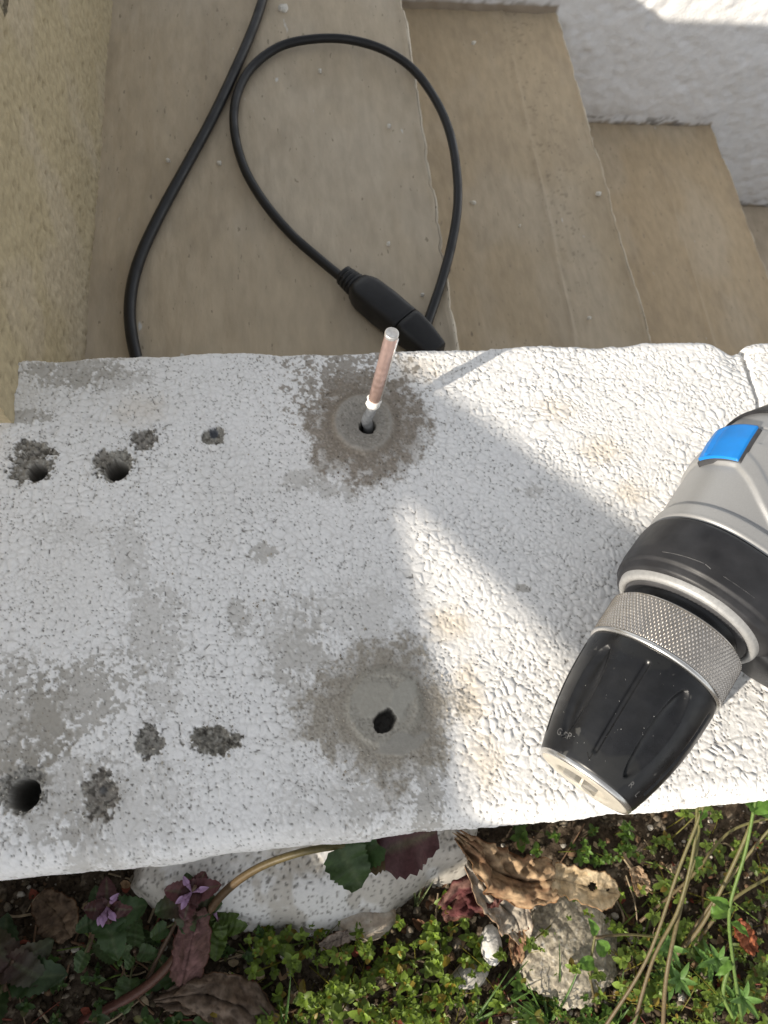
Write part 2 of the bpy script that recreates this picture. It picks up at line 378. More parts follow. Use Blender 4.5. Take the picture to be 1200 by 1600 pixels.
    # caked slabs of dust around the second hole
    for (px, py, rx, ry, rot, hh, cc) in ((585, 1092, 8.0, 5.0, .5, .35, (.37, .35, .30)), (632, 1083, 7.0, 4.0, 1.1, .4, (.37, .355, .31)), (622, 1166, 9, 2.9, .15, .1, (.315, .30, .265))):
        e = ell(px, py, rx, ry, rot) + 1.5 * (fbm(x / 4.5, y / 4.5, 140, 4) - .5)
        mm = sst(1.2, .85, e) * .9; mixc(mm * .92, cc); h = h * (1 - mm) + mm * (h * .12 + hh + 1.3 + .12 * (n2 - .5))
    # chipped craters and drill holes
    def crater(px, py, rx, ry, dep, rot=0., col=(.24, .22, .185), rough=1.):
        nonlocal h
        e = ell(px, py, rx, ry, rot) + .95 * (fbm(x / 2.6, y / 2.6, int(px), 4) - .5) + .55 * (fbm(x / .9, y / .9, int(py), 2) - .5)
        mm = sst(1.04, .95, e); core = sst(1.0, .2, e)
        mixc(mm * .93, col)
        mixc(mm * sst(.55, .7, fbm(x / .8, y / .8, 7, 3)) * .8, (.42, .40, .35)); mixc(mm * sst(.45, .33, fbm(x / .9, y / .9, 27, 3)) * .8, (.07, .062, .05))
        h = h - mm * (.45 + dep * core + 1.9 * rough * (fbm(x / 1.3, y / 1.3, 19, 4) - .5) * 1.3)
        h = h + .25 * sst(.25, 0, np.abs(e - 1.12))
    def hole(px, py, r, dep, col=(.23, .215, .19), rag=.06):
        nonlocal h
        dx, dy = dpix(X, Yb, px, py); dx *= 1000; dy *= 1000
        rr = np.hypot(dx, dy); an = np.arctan2(dy, dx)
        rr = rr * (1 + rag * 2 * (fbm(np.cos(an) * 1.7 + px, np.sin(an) * 1.7 + py, 5, 3) - .5))
        mm = sst(r + .25, r - .25, rr); h = h * (1 - mm) - dep * mm * (.35 + .65 * sst(r, r * .78, rr)); mixc(sst(r + .5, r - .1, rr) * .9, col)
    crater(50, 722, 7.2, 8.6, .9, .2); crater(78, 706, 4.2, 1.3, .5, -.3); hole(58, 738, 3.5, 22)
    crater(180, 728, 6.3, 5.8, .7, .5, (.25, .235, .20)); crater(160, 718, 3, 3.5, .7); hole(183, 735, 4.0, 22)
    crater(226, 686, 5.3, 4.2, 1.2, .3, (.24, .22, .19)); crater(333, 681, 4.0, 3.8, .8, .2, (.24, .225, .19), .6); hole(334, 676, 1.6, 2.5, (.13, .14, .16), .4)
    crater(233, 1158, 4.0, 5.0, 1.0, .4, (.24, .225, .195)); crater(334, 1157, 8.0, 4.4, 1.7, -.1, (.21, .195, .16), 1.4)
    crater(157, 1241, 5.4, 7.0, 1.2, -.1, (.25, .225, .19)); hole(160, 1233, .9, .0, (.1, .1, .1), .2)
    crater(38, 1232, 6.6, 6.2, .5, 0, (.25, .24, .215), .4); hole(38, 1241, 4.5, 24, (.22, .21, .19), .05)
    hole(574, 668, 3.0, 16, (.05, .048, .042), .22)
    dd = ell(601, 1127, 4.0, 3.2, .6) + .45 * (fbm(x / 2.2, y / 2.2, 77, 2) - .5); mm = sst(1.05, .95, dd)
    h = h * (1 - mm) - mm * (6 + 2.0 * (n2 - .5)); mixc(sst(1.12, 1.0, dd) * .95, (.075, .07, .062))
    # the groove between this length of coping and the next one at the right
    def seg(ax, ay, bx, by):
        a = P(ax, ay); b = P(bx, by); ab = b - a; t = np.clip(((X - a[0]) * ab[0] + (Yb - a[1]) * ab[1]) / (ab[0] ** 2 + ab[1] ** 2), 0, 1)
        return np.hypot(X - a[0] - t * ab[0], Yb - a[1] - t * ab[1]) * 1000
    gr = np.minimum(np.minimum(seg(1160, 535, 1172, 585), seg(1172, 585, 1185, 625)), seg(1185, 625, 1192, 760)) + 1.1 * (n1 - .5)
    h = h - 2.2 * sst(1.9, .2, gr); mixc(sst(1.0, .1, gr) * .6, (.42, .40, .36))
    h = h - 1.8 * sst(1120, 1155, 600 + (X * 4600)) * 0
    far_ = np.maximum(sst(-.36, -.42, X), sst(.29, .34, X)); h = h * (1 - far_); C = C * (1 - far_[..., None]) + np.array([.76, .75, .735]) * far_[..., None]
    # uneven outline of the long edges
    V = np.stack([X, Yb, Zb], -1)
    ed = fbm(x / 22, y * 0 + 3, 201, 3) - .5
    V[..., 1] += np.where(Yb > .14, sst(.14, YF, Yb) * (.0018 * ed * 2 + .0008 * np.exp(-((x - 165) / 22) ** 2) * 2), 0)
    notch = np.exp(-((x - 194) / 7.) ** 2); V[..., 1] -= sst(.15, YF, Yb) * .0055 * notch; V[..., 2] -= sst(.155, YF, Yb) * .002 * notch
    V[..., 1] -= sst(.035, YN, Yb) * (.0006 * (x < 20) + .0022 * (fbm(x / 20, y * 0 + 9, 205, 3) - .5)) * (Zb > -.03)
    N = normals(V); N = np.where(N[..., 2:3] < -.5, N, N)
    if N[len(us) // 2, i0, 2] < 0: N = -N
    V = V + N * (h * (.001))[..., None] * np.where(np.abs(Zb) > .018, .3, 1)[..., None]
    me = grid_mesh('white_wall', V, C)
    if me.polygons[len(me.polygons) // 2].normal.z < 0: me.flip_normals()
    return me
wall = empty('white_wall', (.0, .08, -.13))
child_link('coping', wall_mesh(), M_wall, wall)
tagp(wall, 'low white painted masonry wall with a lumpy top, drill holes and grey dust', 'wall')

def grains():
    mb = MB(); bm = bmesh.new(); bmesh.ops.create_icosphere(bm, subdivisions=1, radius=1); V0 = np.array([v.co[:] for v in bm.verts]); F0 = np.array([[v.index for v in f.verts] for f in bm.faces]); bm.free()
    g = np.random.default_rng(3)
    for (px, py, n, r0, r1, z0, cc) in ((570, 662, 900, 8, 27, .0012, (.27, .235, .19)), (600, 1108, 700, 9, 28, .0011, (.33, .30, .25)), (55, 730, 90, 4, 15, .0005, (.3, .28, .25)), (183, 735, 90, 5, 14, .0005, (.34, .32, .28)), (226, 686, 50, 3, 11, .0005, (.3, .28, .25)),
                                        (334, 1157, 80, 4, 14, .0005, (.26, .24, .2)), (157, 1241, 70, 4, 13, .0005, (.3, .28, .24)), (38, 1240, 80, 5, 15, .0005, (.34, .32, .28)), (233, 1158, 50, 3, 11, .0005, (.3, .28, .24)), (400, 950, 160, 0, 80, .0005, (.3, .27, .22))):
        c = P(px, py)
        for i in range(n):
            a = g.uniform(0, 6.283); rr = (r0 + (r1 - r0) * g.random() ** 1.3) * .001; x, y = c[0] + rr * math.cos(a), c[1] + rr * math.sin(a)
            if not YN + .004 < y < YF - .003 or x < -.1: continue
            s_ = (.00010 + .00042 * g.random() ** 4); mb.add(V0 * g.uniform(.6, 1.3, 3) * s_ + [x, y, z0 * (1.25 - rr / (r1 * .001)) * .9 + .00025], F0, np.array(cc) * g.uniform(.6, 1.5))
    return mb.mesh('dust_grains')
o = link('dust_grains', grains(), M_stone); tagp(o, 'loose grains of grey brown drilling dust on the wall top', 'dust', kind='stuff')

# footing under the wall, rough white paint, meets the soil in an uneven line
def footing():
    xs = np.arange(-.12, .12, .0007); ys = np.arange(.012, -.066, -.0007)
    X, Y = np.meshgrid(xs, ys, indexing='ij'); x, y = X * 1000, Y * 1000
    reach = 44 + 12 * (fbm(x / 22, y * 0, 301, 3) - .5) - 14 * sst(30, 60, x) - 22 * sst(-40, -85, x)
    z = -.092 - .048 * sst(.35, 1.15, -y / reach) - .003 * (-y / 40) - .05 * sst(68, 84, x + 8 * (fbm(y / 9, x * 0, 4, 3) - .5)) - .05 * sst(-70, -88, x + 10 * (fbm(y / 9, x * 0, 44, 3) - .5))
    n = fbm(x / 4, y / 4, 303, 4); n2 = fbm(x / 1.2, y / 1.2, 304, 3)
    f1, f2, ci = worley(x / 3, y / 3, 305); p1, _, pi_ = worley(x / 1.9, y / 1.9, 306)
    pit = sst(.34, .16, p1 + .5 * (n2 - .5)) * (pi_ > .5)
    z = z + .0018 * (n - .5) + .0004 * sst(0, .4, f2 - f1) - .0006 * pit + .0003 * (n2 - .5)
    C = np.ones(X.shape + (3,)) * np.array([.62, .615, .60])
    bare = sst(.48, .60, fbm(x / 11, y / 11, 307, 4) + .25 * sst(20, 55, x) + .2 * sst(.8, 1.1, -y / reach))[..., None]
    C = C * (1 - .75 * bare) + np.array([.40, .37, .32]) * .75 * bare
    C = C * (1 - .8 * pit[..., None]) + np.array([.13, .12, .105]) * .8 * pit[..., None]
    return grid_mesh('footing', np.stack([X, Y, z], -1), C, flip=True)
child_link('footing', footing(), M_wall, wall)

# ------------------------------------------------------------------ house wall at the left
X0 = -.1015; ZA = -.073
def house_mesh():
    ys = np.concatenate([np.arange(.15, .56, .0011), np.linspace(.57, 1.2, 12)])
    zs = np.concatenate([np.linspace(-.6, -.12, 6), np.arange(-.11, .09, .0011), [.10, .11, .115, .12]])
    Y, Z = np.meshgrid(ys, zs, indexing='ij'); y, z = Y * 1000, Z * 1000
    f1, f2, ci = worley(y / 9, z / 5, 401); n = fbm(y / 14, z / 14, 402, 4); n2 = fbm(y / 3, z / 3, 403, 3)
    pits, _, pi_ = worley(y / 6, z / 4, 405); pit = sst(.3, .12, pits + .3 * (n2 - .5)) * (pi_ > .6)
    d = 2.4 * (n - .5) + .8 * (n2 - .5) + .5 * sst(0, .5, f2 - f1) - 1.1 * pit
    low = .0014 * sst(-62, -74, z)                     # small cove where it meets the step
    X = X0 + d * .001 + low
    step_y = .30 + .006 * (fbm(z / 9, y * 0, 406, 3) - .5)
    top = np.where(Y < step_y, .12, np.where(Y < .342, .052, .036) + .005 * (fbm(y / 18, z * 0, 407, 3) - .5))  # unseen top, its heights stepped to let sun onto the far wall
    Zc = np.minimum(Z, top)
    C = np.ones(X.shape + (3,)) * np.array([.42, .35, .222])
    g = sst(.45, .7, fbm(y / 40, z / 40, 404, 3))[..., None]; C = C * (1 - .5 * g) + np.array([.47, .40, .30]) * .5 * g
    C = C * (1 - .4 * pit[..., None]) + np.array([.2, .16, .10]) * .4 * pit[..., None]
    m = MB(); V = np.stack([X, Y, Zc], -1)
    back = V[:, -1].copy(); back[:, 0] = -.45; bot = back.copy(); bot[:, 2] = -.6
    V = np.concatenate([V, back[:, None], bot[:, None]], 1)
    C = np.concatenate([C, C[:, -1:], C[:, -1:]], 1)
    front = V[0].copy()
    me = grid_mesh('house_wall', V, C)
    return me, V
hm, HV = house_mesh()
house = empty('house_wall', (-.27, .6, -.6))
child_link('rendered_face', hm, M_house, house)
# its end, facing the photographer
ev = [tuple(v) for v in HV[0]]
me = bpy.data.meshes.new('end_face'); me.from_pydata([(a, b + .0003, c) for a, b, c in ev], [], [list(range(len(ev)))])
at = me.color_attributes.new('Col', 'FLOAT_COLOR', 'POINT')
for d_ in at.data: d_.color = (.46, .375, .235, 1)
child_link('end_face', me, M_house, house, False)
tagp(house, 'ochre beige rough rendered house wall rising at the left of the steps', 'wall')

# ------------------------------------------------------------------ concrete stairs
stairs = empty('concrete_stairs', (.2, .45, -.8))
tagp(stairs, 'flight of beige painted concrete steps behind the white wall, going down to the right', 'stairs')
RISE = .12
EDGES = [(X0 - .03, .094), (.094, .278), (.278, .500), (.500, .72), (.72, .94)]
def step_mesh(k, xl, xr, z):
    xs = np.concatenate([np.arange(xl - (.0 if k == 0 else .012), xr - .006, .002), np.arange(xr - .006, xr - .0015, .0006)])
    a = np.linspace(np.pi / 2, 0, 7); r = .0022
    prof = [(x_, 0) for x_ in xs] + [(xr - r + r * math.cos(t), -r + r * math.sin(t)) for t in a] + [(xr, -.01), (xr, -.05), (xr, -RISE - .03)]
    prof = np.array(prof); ys = np.concatenate([np.arange(.17, .735, .002)])
    Y, I = np.meshgrid(ys, np.arange(len(prof)), indexing='ij'); X = prof[I, 0]; Z0 = prof[I, 1]; x, y = X * 1000, Y * 1000
    n = fbm(x / 30, y / 60, 500 + k, 4); br = fbm(x / 1.6, y / 26, 520 + k, 3); edge = sst(xr - .010, xr - .001, X)
    Z = z + Z0 + .0022 * (n - .5) + .0007 * (br - .5) + .0022 * np.exp(-((xr - X) / .006) ** 2) * (Z0 > -.001)
    wob = .0035 * (fbm(y / 45, y * 0 + k, 540, 4) - .5) + .0012 * (fbm(y / 9, y * 0 + k, 541, 3) - .5)
    chip = .0012 * sst(.55, .7, fbm(y / 12, y * 0 + k * 3, 560, 2))
    X = X + wob * sst(xr - .03, xr, X) - chip * edge
    if k >= 1:                                          # a trowel ridge along the tread
        lx = xr - (.060 if k == 1 else .085) + .012 * (Y - .35) * (1 if k == 1 else 2) + .002 * (fbm(y / 40, y * 0, 571, 3) - .5)
        Z = Z + .0011 * np.exp(-((X - lx) / .0016) ** 2) * sst(.2, .3, fbm(y / 60, y * 0, 572, 2)) - .0009 * sst(lx, lx + .002, X) 
    col = np.array([(.48, .398, .285), (.45, .362, .245), (.46, .362, .238), (.48, .4, .3), (.48, .4, .3)][k])
    C = np.ones(X.shape + (3,)) * col
    g = sst(.42, .68, fbm(x / 45, y / 90, 580 + k, 4))[..., None]; C = C * (1 - .35 * g) + np.array([.52, .46, .37]) * .35 * g
    d = sst(.5, .75, fbm(x / 20, y / 35, 590 + k, 4))[..., None]; C = C * (1 - .3 * d) + np.array([.33, .265, .185]) * .3 * d
    e = (np.exp(-((xr - .0008 - X + wob) / .0013) ** 2) * (.35 + .65 * sst(.35, .6, fbm(y / 14, y * 0 + k, 595, 3))))[..., None]
    C = C * (1 - .85 * e) + np.array([.72, .65, .52]) * .85 * e
    if k == 1:
        q = sst(.60, .68, fbm(x / 5, y / 3, 599, 4))[..., None] * (np.exp(-((X - .235) / .018) ** 2) * sst(.33, .42, Y))[..., None]
        q = q * sst(.5, .62, fbm(x / 1.5, y / 1.5, 597, 3))[..., None]; C = C * (1 - .5 * q) + np.array([.14, .115, .08]) * .5 * q
    me = grid_mesh('step', np.stack([X, Y, Z], -1), C)
    if me.polygons[3].normal.z < 0: me.flip_normals()
    return me
for k, (xl, xr) in enumerate(EDGES):
    child_link('step', step_mesh(k, xl, xr, ZA - RISE * k), M_step, stairs)

# stones and flakes of paint lying on the treads
flake = MB()
for (px, py, k, s_) in ((443, 12, 0, 3.2), (262, 250, 0, 1.0), (343, 254, 0, 1.1), (607, 196, 0, 1.0), (607, 380, 0, 1.0), (740, 66, 1, 1.6), (935, 302, 1, 1.7), (740, 316, 1, 1.8), (921, 496, 1, 1.3), (500, 110, 0, .8), (812, 352, 1, .8), (660, 460, 0, .7)):
    p = P(px, py, ZA - RISE * k + .0016); n_ = 7
    an = np.linspace(0, 2 * np.pi, n_, endpoint=False) + rng.random(n_) * .5; rr = s_ * .001 * (.6 + .6 * rng.random(n_))
    top = np.stack([p[0] + rr * np.cos(an) * 1.4, p[1] + rr * np.sin(an), np.full(n_, p[2] + .0006)], -1); bt = top.copy(); bt[:, 2] -= .002
    V = np.vstack([top, bt, [p + [0, 0, .0009]]])
    F = [[i, (i + 1) % n_, 2 * n_, 2 * n_] for i in range(n_)] + [[i, n_ + i, n_ + (i + 1) % n_, (i + 1) % n_] for i in range(n_)]
    flake.add(V, F, (.7, .67, .6))
o = link('paint_flakes', flake.mesh('paint_flakes'), M_stone); tagp(o, 'tiny white flakes of paint scattered on the beige steps', 'flakes', kind='stuff')

# ------------------------------------------------------------------ far white wall beyond the stairs
def far_mesh():
    xs = np.arange(-.25, 1.1, .003); zs = np.concatenate([np.arange(-.75, -.05, .0028), [-.04, -.02]])
    X, Z = np.meshgrid(xs, zs, indexing='ij'); x, z = X * 1000, Z * 1000
    f1, f2, _ = worley(x / 16, z / 12, 601); n = fbm(x / 40, z / 40, 602, 4); n2 = fbm(x / 8, z / 8, 603, 3)
    prof = 5 * (n - .5) + 2.6 * (n2 - .5) + .6 * sst(0, .8, f2 - f1) - 1.2 * sst(.62, .72, fbm(x / 11, z / 7, 609, 3))
    Y = .703 - prof * .001
    C = np.ones(X.shape + (3,))
    # tread height at x
    tz = np.full(X.shape, ZA)
    for k, (xl, xr) in enumerate(EDGES): tz = np.where(X > xl - .001, ZA - RISE * k, tz)
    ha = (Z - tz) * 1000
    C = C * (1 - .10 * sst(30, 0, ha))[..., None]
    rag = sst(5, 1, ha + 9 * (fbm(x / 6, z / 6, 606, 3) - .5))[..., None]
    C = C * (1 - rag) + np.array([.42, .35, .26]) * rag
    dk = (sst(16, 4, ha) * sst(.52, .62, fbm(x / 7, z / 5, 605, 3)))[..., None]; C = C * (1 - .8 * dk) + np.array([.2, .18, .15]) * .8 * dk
    sk = ((tz > ZA - RISE * 1.5) * sst(10, 6, ha + 6 * (n - .5)) * (X > .0))[..., None]; C = C * (1 - sk) + np.array([.42, .35, .27]) * sk
    V = np.stack([X, Y, Z], -1)
    tp = V[:, -1].copy(); tp[:, 2] = -.02; b1 = tp.copy(); b1[:, 1] = .86; b2 = b1.copy(); b2[:, 2] = -.8
    V = np.concatenate([V, tp[:, None] + [0, 0, .003], b1[:, None], b2[:, None]], 1); C = np.concatenate([C] + [C[:, -1:]] * 3, 1)
    me = grid_mesh('far_white_wall', V, C)
    return me
o = link('white_wall', far_mesh(), M_far)
tagp(o, 'far white painted wall at the top right, closing the other end of the steps', 'wall')

# ------------------------------------------------------------------ ground
ZG = -.132
def ground_h(x, y):
    """x, y in mm -> z in mm, the soil's relief"""
    n = fbm(x / 25, y / 25, 701, 4); n2 = fbm(x / 5, y / 5, 702, 4); f1, f2, c = worley(x / 4.2, y / 4.2, 703)
    near = sst(740, 420, np.hypot(x, y)) * np.where((x > -165) & (x < 255) & (y > -130), 1, .6)
    return ZG * 1000 + near * (9 * (n - .5) + 4.5 * (n2 - .5) + 1.6 * (1 - np.clip(f1, 0, 1) ** 1.5) * c)
gx = uspace(-60, 60, -.16, .25, .0011, 22, (-.75, .75, .006)); gy = np.concatenate([-.75 - 59 * np.linspace(1, 0, 22, endpoint=False) ** 2.5, np.arange(-.75, -.126, .006), np.arange(-.125, .008, .0011), [.012, .03]])
GX, GY = np.meshgrid(gx, gy, indexing='ij'); GZ = ground_h(GX * 1000, GY * 1000) / 1000
nn = fbm(GX * 1000 / 3, GY * 1000 / 3, 711, 3); c1, _, ci = worley(GX * 1000 / 2.6, GY * 1000 / 2.6, 712)
C = np.ones(GX.shape + (3,)) * np.array([.050, .037, .026]); 
t_ = sst(.4, .7, nn)[..., None]; C = C * (1 - .5 * t_) + np.array([.10, .078, .056]) * .5 * t_
far_ = sst(.45, .7, np.hypot(GX, GY))[..., None]; C = C * (1 - far_) + np.array([.07, .055, .04]) * far_
t_ = (ci > .9)[..., None] * .7 * (1 - far_); C = C * (1 - t_) + np.array([.21, .175, .13]) * t_
o = link('ground', grid_mesh('ground', np.stack([GX, GY, GZ], -1), C), M_soil); tagp(o, 'dark crumbly soil in front of the wall', kind='structure')
me = mesh_np('lower_ground', [(-60, .86, -.66), (60, .86, -.66), (60, 60, -.66), (-60, 60, -.66), (.9, .17, -.66), (60, .17, -.66), (.9, .86, -.661), (60, .86, -.661)], [[0, 1, 2, 3], [4, 5, 7, 6]], np.tile([.3, .26, .2], (8, 1)))
o = link('landing', me, M_step, smooth=False); tagp(o, 'beige paved ground at the foot of the steps', kind='structure')

# crumbs of soil, grit and straw between the plants
def ico(r, c, jit=.3, sq=(1, 1, 1), sub=1):
    bm = bmesh.new(); bmesh.ops.create_icosphere(bm, subdivisions=sub, radius=1)
    V = np.array([v.co[:] for v in bm.verts]); F = np.array([[v.index for v in f.verts] for f in bm.faces]); bm.free(); return V, F
ICO = ico(1, 0); ICO2 = ico(1, 0, sub=3)
def rot3():
    q = rng.normal(size=4); q /= np.linalg.norm(q); a, b, c, d = q
    return np.array([[a*a+b*b-c*c-d*d, 2*(b*c-a*d), 2*(b*d+a*c)], [2*(b*c+a*d), a*a-b*b+c*c-d*d, 2*(c*d-a*b)], [2*(b*d-a*c), 2*(c*d+a*b), a*a-b*b-c*c+d*d]])
def gz(x, y): return float(ground_h(np.array([x * 1000.]), np.array([y * 1000.]))[0]) / 1000
crumb = MB()
for i in range(5200):
    px = rng.uniform(-60, 1260); py = rng.uniform(1250, 1640); p = P(px, py, ZG)
    s = .0005 + .0017 * rng.random() ** 3
    c = [(.06, .045, .03), (.10, .08, .055), (.2, .17, .13), (.42, .39, .34), (.14, .09, .055)][rng.choice(5, p=[.4, .3, .17, .05, .08])]
    V = ICO[0] * (1 + .3 * (rng.random((len(ICO[0]), 1)) - .5)) * rng.uniform(.6, 1.3, 3)
    crumb.add((V @ rot3().T) * s + [p[0], p[1], gz(p[0], p[1]) + s * .4], ICO[1], c)
o = link('soil_crumbs', crumb.mesh('soil_crumbs'), M_soil); tagp(o, 'loose crumbs of dark soil and grit between the weeds', 'grit', kind='stuff')

# ------------------------------------------------------------------ stones
def stone(name, px, py, z, r, c, label, sq=(1, 1, .7), seed=0, group=None, c2=None):
    p = P(px, py, z); V = ICO2[0].copy()
    n = fbm(V[:, 0] * 1.3 + seed, V[:, 1] * 1.3 + V[:, 2] * 1.7, seed, 4) - .5
    n3 = fbm(V[:, 0] * 6 + seed, V[:, 1] * 6 + V[:, 2] * 7, seed + 3, 3) - .5
    V = V * (1 + .5 * n + .12 * n3)[:, None] * np.array(sq) * r
    F = ICO2[1]; C = np.tile(c, (len(V), 1)).astype(float)
    if c2 is not None: t = sst(-.05, .1, n3)[:, None]; C = C * (1 - t) + np.array(c2) * t
    me = mesh_np(name, V, F, C); o = link(name, me, M_stone); o.location = p
    return tagp(o, label, 'stone', group)
stone('stone', 482, 1437, -.125, .0053, (.21, .19, .165), 'round grey brown pebble at the foot of the white footing', seed=3)
stone('stone', 436, 1462, -.128, .0045, (.17, .155, .135), 'small dark round pebble left of the grey brown one', seed=4)
stone('stone', 568, 1402, -.118, .0048, (.23, .19, .145), 'brownish pebble in the gap of the footing, highest of the pebbles', seed=5)
stone('stone', 510, 1440, -.127, .0033, (.18, .16, .14), 'tiny pebble wedged to the right of the round grey brown pebble', seed=6)
stone('stone', 572, 1438, -.124, .0105, (.36, .30, .235), 'flat tan stone lying among the weeds under the footing', (1.25, .72, .5), 7, c2=(.44, .40, .34))
stone('stone', 768, 1478, -.124, .0062, (.60, .585, .55), 'small white lump of plaster under the dry leaf', (.75, 1.35, .7), 8, c2=(.55, .53, .5))
stone('stone', 735, 1525, -.127, .0062, (.42, .40, .36), 'pale grey lump of plaster at the lower middle', (1.3, .8, .5), 9, c2=(.5, .48, .44))
# the big lump of old concrete
def lump():
    V, F = ico(1, 0, sub=6); n = fbm(V[:, 0] * 1.5 + 5, V[:, 1] * 1.5 + V[:, 2], 31, 4) - .5; n3 = fbm(V[:, 0] * 9, V[:, 1] * 9 + V[:, 2] * 8, 33, 4) - .5
    n4 = fbm(V[:, 0] * 34, V[:, 1] * 34 + V[:, 2] * 30, 34, 2) - .5
    w1_, w2_, wc_ = worley(V[:, 0] * 13, V[:, 1] * 13 + V[:, 2] * 3, 36); n5 = fbm(V[:, 0] * 18, V[:, 1] * 18, 37, 4) - .5
    V = V * (1 + .55 * n + .12 * n3 + .05 * n4 + .10 * n5 + .06 * (.5 - w1_) * wc_)[:, None] * np.array([.024, .023, .011])
    C = np.tile([.36, .32, .245], (len(V), 1)); t = sst(0, .2, n5)[:, None]; C = C * (1 - t) + np.array([.25, .225, .18]) * t; t = (w1_ < .28)[:, None] * (wc_ > .6)[:, None] * .6; C = C * (1 - t) + np.array([.45, .43, .39]) * t
    t = (sst(.13, .2, n4))[:, None]; C = C * (1 - t * .6) + np.array([.12, .1, .08]) * t * .6
    return mesh_np('concrete_lump', V, F, C)
o = link('concrete_lump', lump(), M_stone); o.location = P(885, 1480, -.126); o.rotation_euler = (0.05, .1, .5)
tagp(o, 'rough grey beige lump of old concrete between the weeds under the dry leaf', 'stone')

# ------------------------------------------------------------------ leaves
def leaf_grid(L, W, shape='oval', nu=9, nv=5, fold=.25, droop=.3, lobes=0, wav=0., ruff=0.):
    u = np.linspace(0, 1, nu)[:, None]; v = np.linspace(-1, 1, nv)[None, :]
    if shape == 'oval': wd = np.sin(np.pi * u ** .85) ** .7
    elif shape == 'heart': wd = np.clip(np.sqrt(np.clip(1 - (u * 1.0) ** 1.6, 0, 1)) * (1 - .55 * np.exp(-u * 9)), 0, 1)
    elif shape == 'blade': wd = (1 - u) ** .6 * np.minimum(1, .5 + u * 4)
    else: wd = np.sin(np.pi * (u * .97 + .03) ** .6) ** .8
    if lobes: wd = wd * (1 - .22 * (np.cos(u * np.pi * 2 * lobes) * .5 + .5))
    X = v * wd * W / 2; Yl = u * L + (np.abs(v) * L * -.10 * (1 - u) if shape == 'heart' else 0 * v)
    Z = np.abs(v) * wd * W / 2 * fold * 2 - droop * L * u ** 2 + 0 * v
    if wav: Z = Z + wav * L * np.sin(u * 14 + v * 2) * np.abs(v) * .5
    if ruff: Z = Z + ruff * L * (np.sin(u * 30) * .5) * (1 - np.abs(v))
    V = np.stack(np.broadcast_arrays(X, Yl, Z), -1).reshape(-1, 3)
    return V, grid_faces(nu, nv)
def frame(d, up=(0, 0, 1), roll=0.):
    """rotation whose y axis is d and z axis is close to up"""
    d = np.asarray(d, float); d = d / np.linalg.norm(d); up = np.asarray(up, float)
    x = np.cross(d, up); x /= np.linalg.norm(x) + 1e-9; z = np.cross(x, d)
    c, s = math.cos(roll), math.sin(roll); x2 = c * x + s * z; z2 = -s * x + c * z
    return np.stack([x2, d, z2], 1)
def put(V, R_, p): return V @ R_.T + np.asarray(p)

# low weed with small lobed leaves: nobody could count it
weed = MB(); sw = MB()
def rosette(mb, p, s, h, c, n=8, lean=(0, 0)):
    stemtop = np.array([p[0] + lean[0] * h, p[1] + lean[1] * h, p[2] + h])
    V, F = tube(np.array([p, (p + stemtop) / 2 + [0, 0, h * .05], stemtop]), s * .07, 4, False); mb.add(V, F, (np.array(c) * [1.2, .75, .8]))
    for k in range(n):
        tier = k // 4; a = k * math.pi / 2 + tier * .78 + rng.normal() * .25
        el = [.15, .45, .95][min(tier, 2)] + rng.normal() * .15; sc_ = s * [1, .72, .42][min(tier, 2)] * rng.uniform(.75, 1.2)
        d = np.array([math.cos(a) * math.cos(el), math.sin(a) * math.cos(el), math.sin(el)])
        V, F = leaf_grid(sc_, sc_ * rng.uniform(.6, .85), 'oval', 7, 3, .18, .25, lobes=2 if rng.random() < .6 else 0)
        base = stemtop - np.array([0, 0, h * .22 * (1 - tier)]) if tier < 2 else stemtop
        cc = np.array(c) * rng.uniform(.55, 1.35) * (np.array([1.5, .75, .8]) if rng.random() < .08 else 1) * (1 + .35 * (tier == 2)); mb.add(put(V, frame(d, roll=rng.normal() * .3), base), F, cc)
areas = [  # px box, count, size mm, height mm, colour
    ((400, 1445, 720, 1620), 185, 4.4, 11, (.14, .21, .022)), ((660, 1430, 800, 1620), 26, 4.4, 9, (.14, .21, .025)), ((800, 1545, 1000, 1620), 40, 4.4, 8, (.09, .17, .025)),
    ((930, 1450, 1210, 1620), 120, 4.4, 12, (.15, .22, .035)), ((1000, 1290, 1210, 1450), 62, 4.2, 11, (.13, .19, .03)), ((790, 1290, 1000, 1345), 26, 4.0, 9, (.08, .15, .02)),
    ((800, 1400, 990, 1600), 22, 3.6, 14, (.14, .21, .03)), ((900, 1380, 1000, 1470), 14, 4.2, 9, (.14, .21, .025)), ((0, 1480, 400, 1620), 34, 4.6, 9, (.05, .10, .02)), ((330, 1400, 420, 1470), 5, 4.4, 8, (.05, .11, .02))]
for (b, n, s, h, c) in areas:
    for i in range(n):
        p = P(rng.uniform(b[0], b[2]), rng.uniform(b[1], b[3]), ZG + .006)
        if p[1] > -.004: continue
        p[2] = gz(p[0], p[1]) - .0008
        rosette(weed, p, s * .00085 * rng.choice([.5, .7, .9, 1.1, 1.5], p=[.2, .25, .25, .2, .1]), h * .001 * rng.uniform(.4, 1.9), np.array(c) * rng.uniform(.8, 1.2), rng.choice([8, 10, 12]), (rng.normal() * .35, rng.normal() * .35))
o = link('low_weeds', weed.mesh('low_weeds'), M_leaf); tagp(o, 'bright green low weeds with tiny lobed leaves covering the soil', 'weeds', kind='stuff')

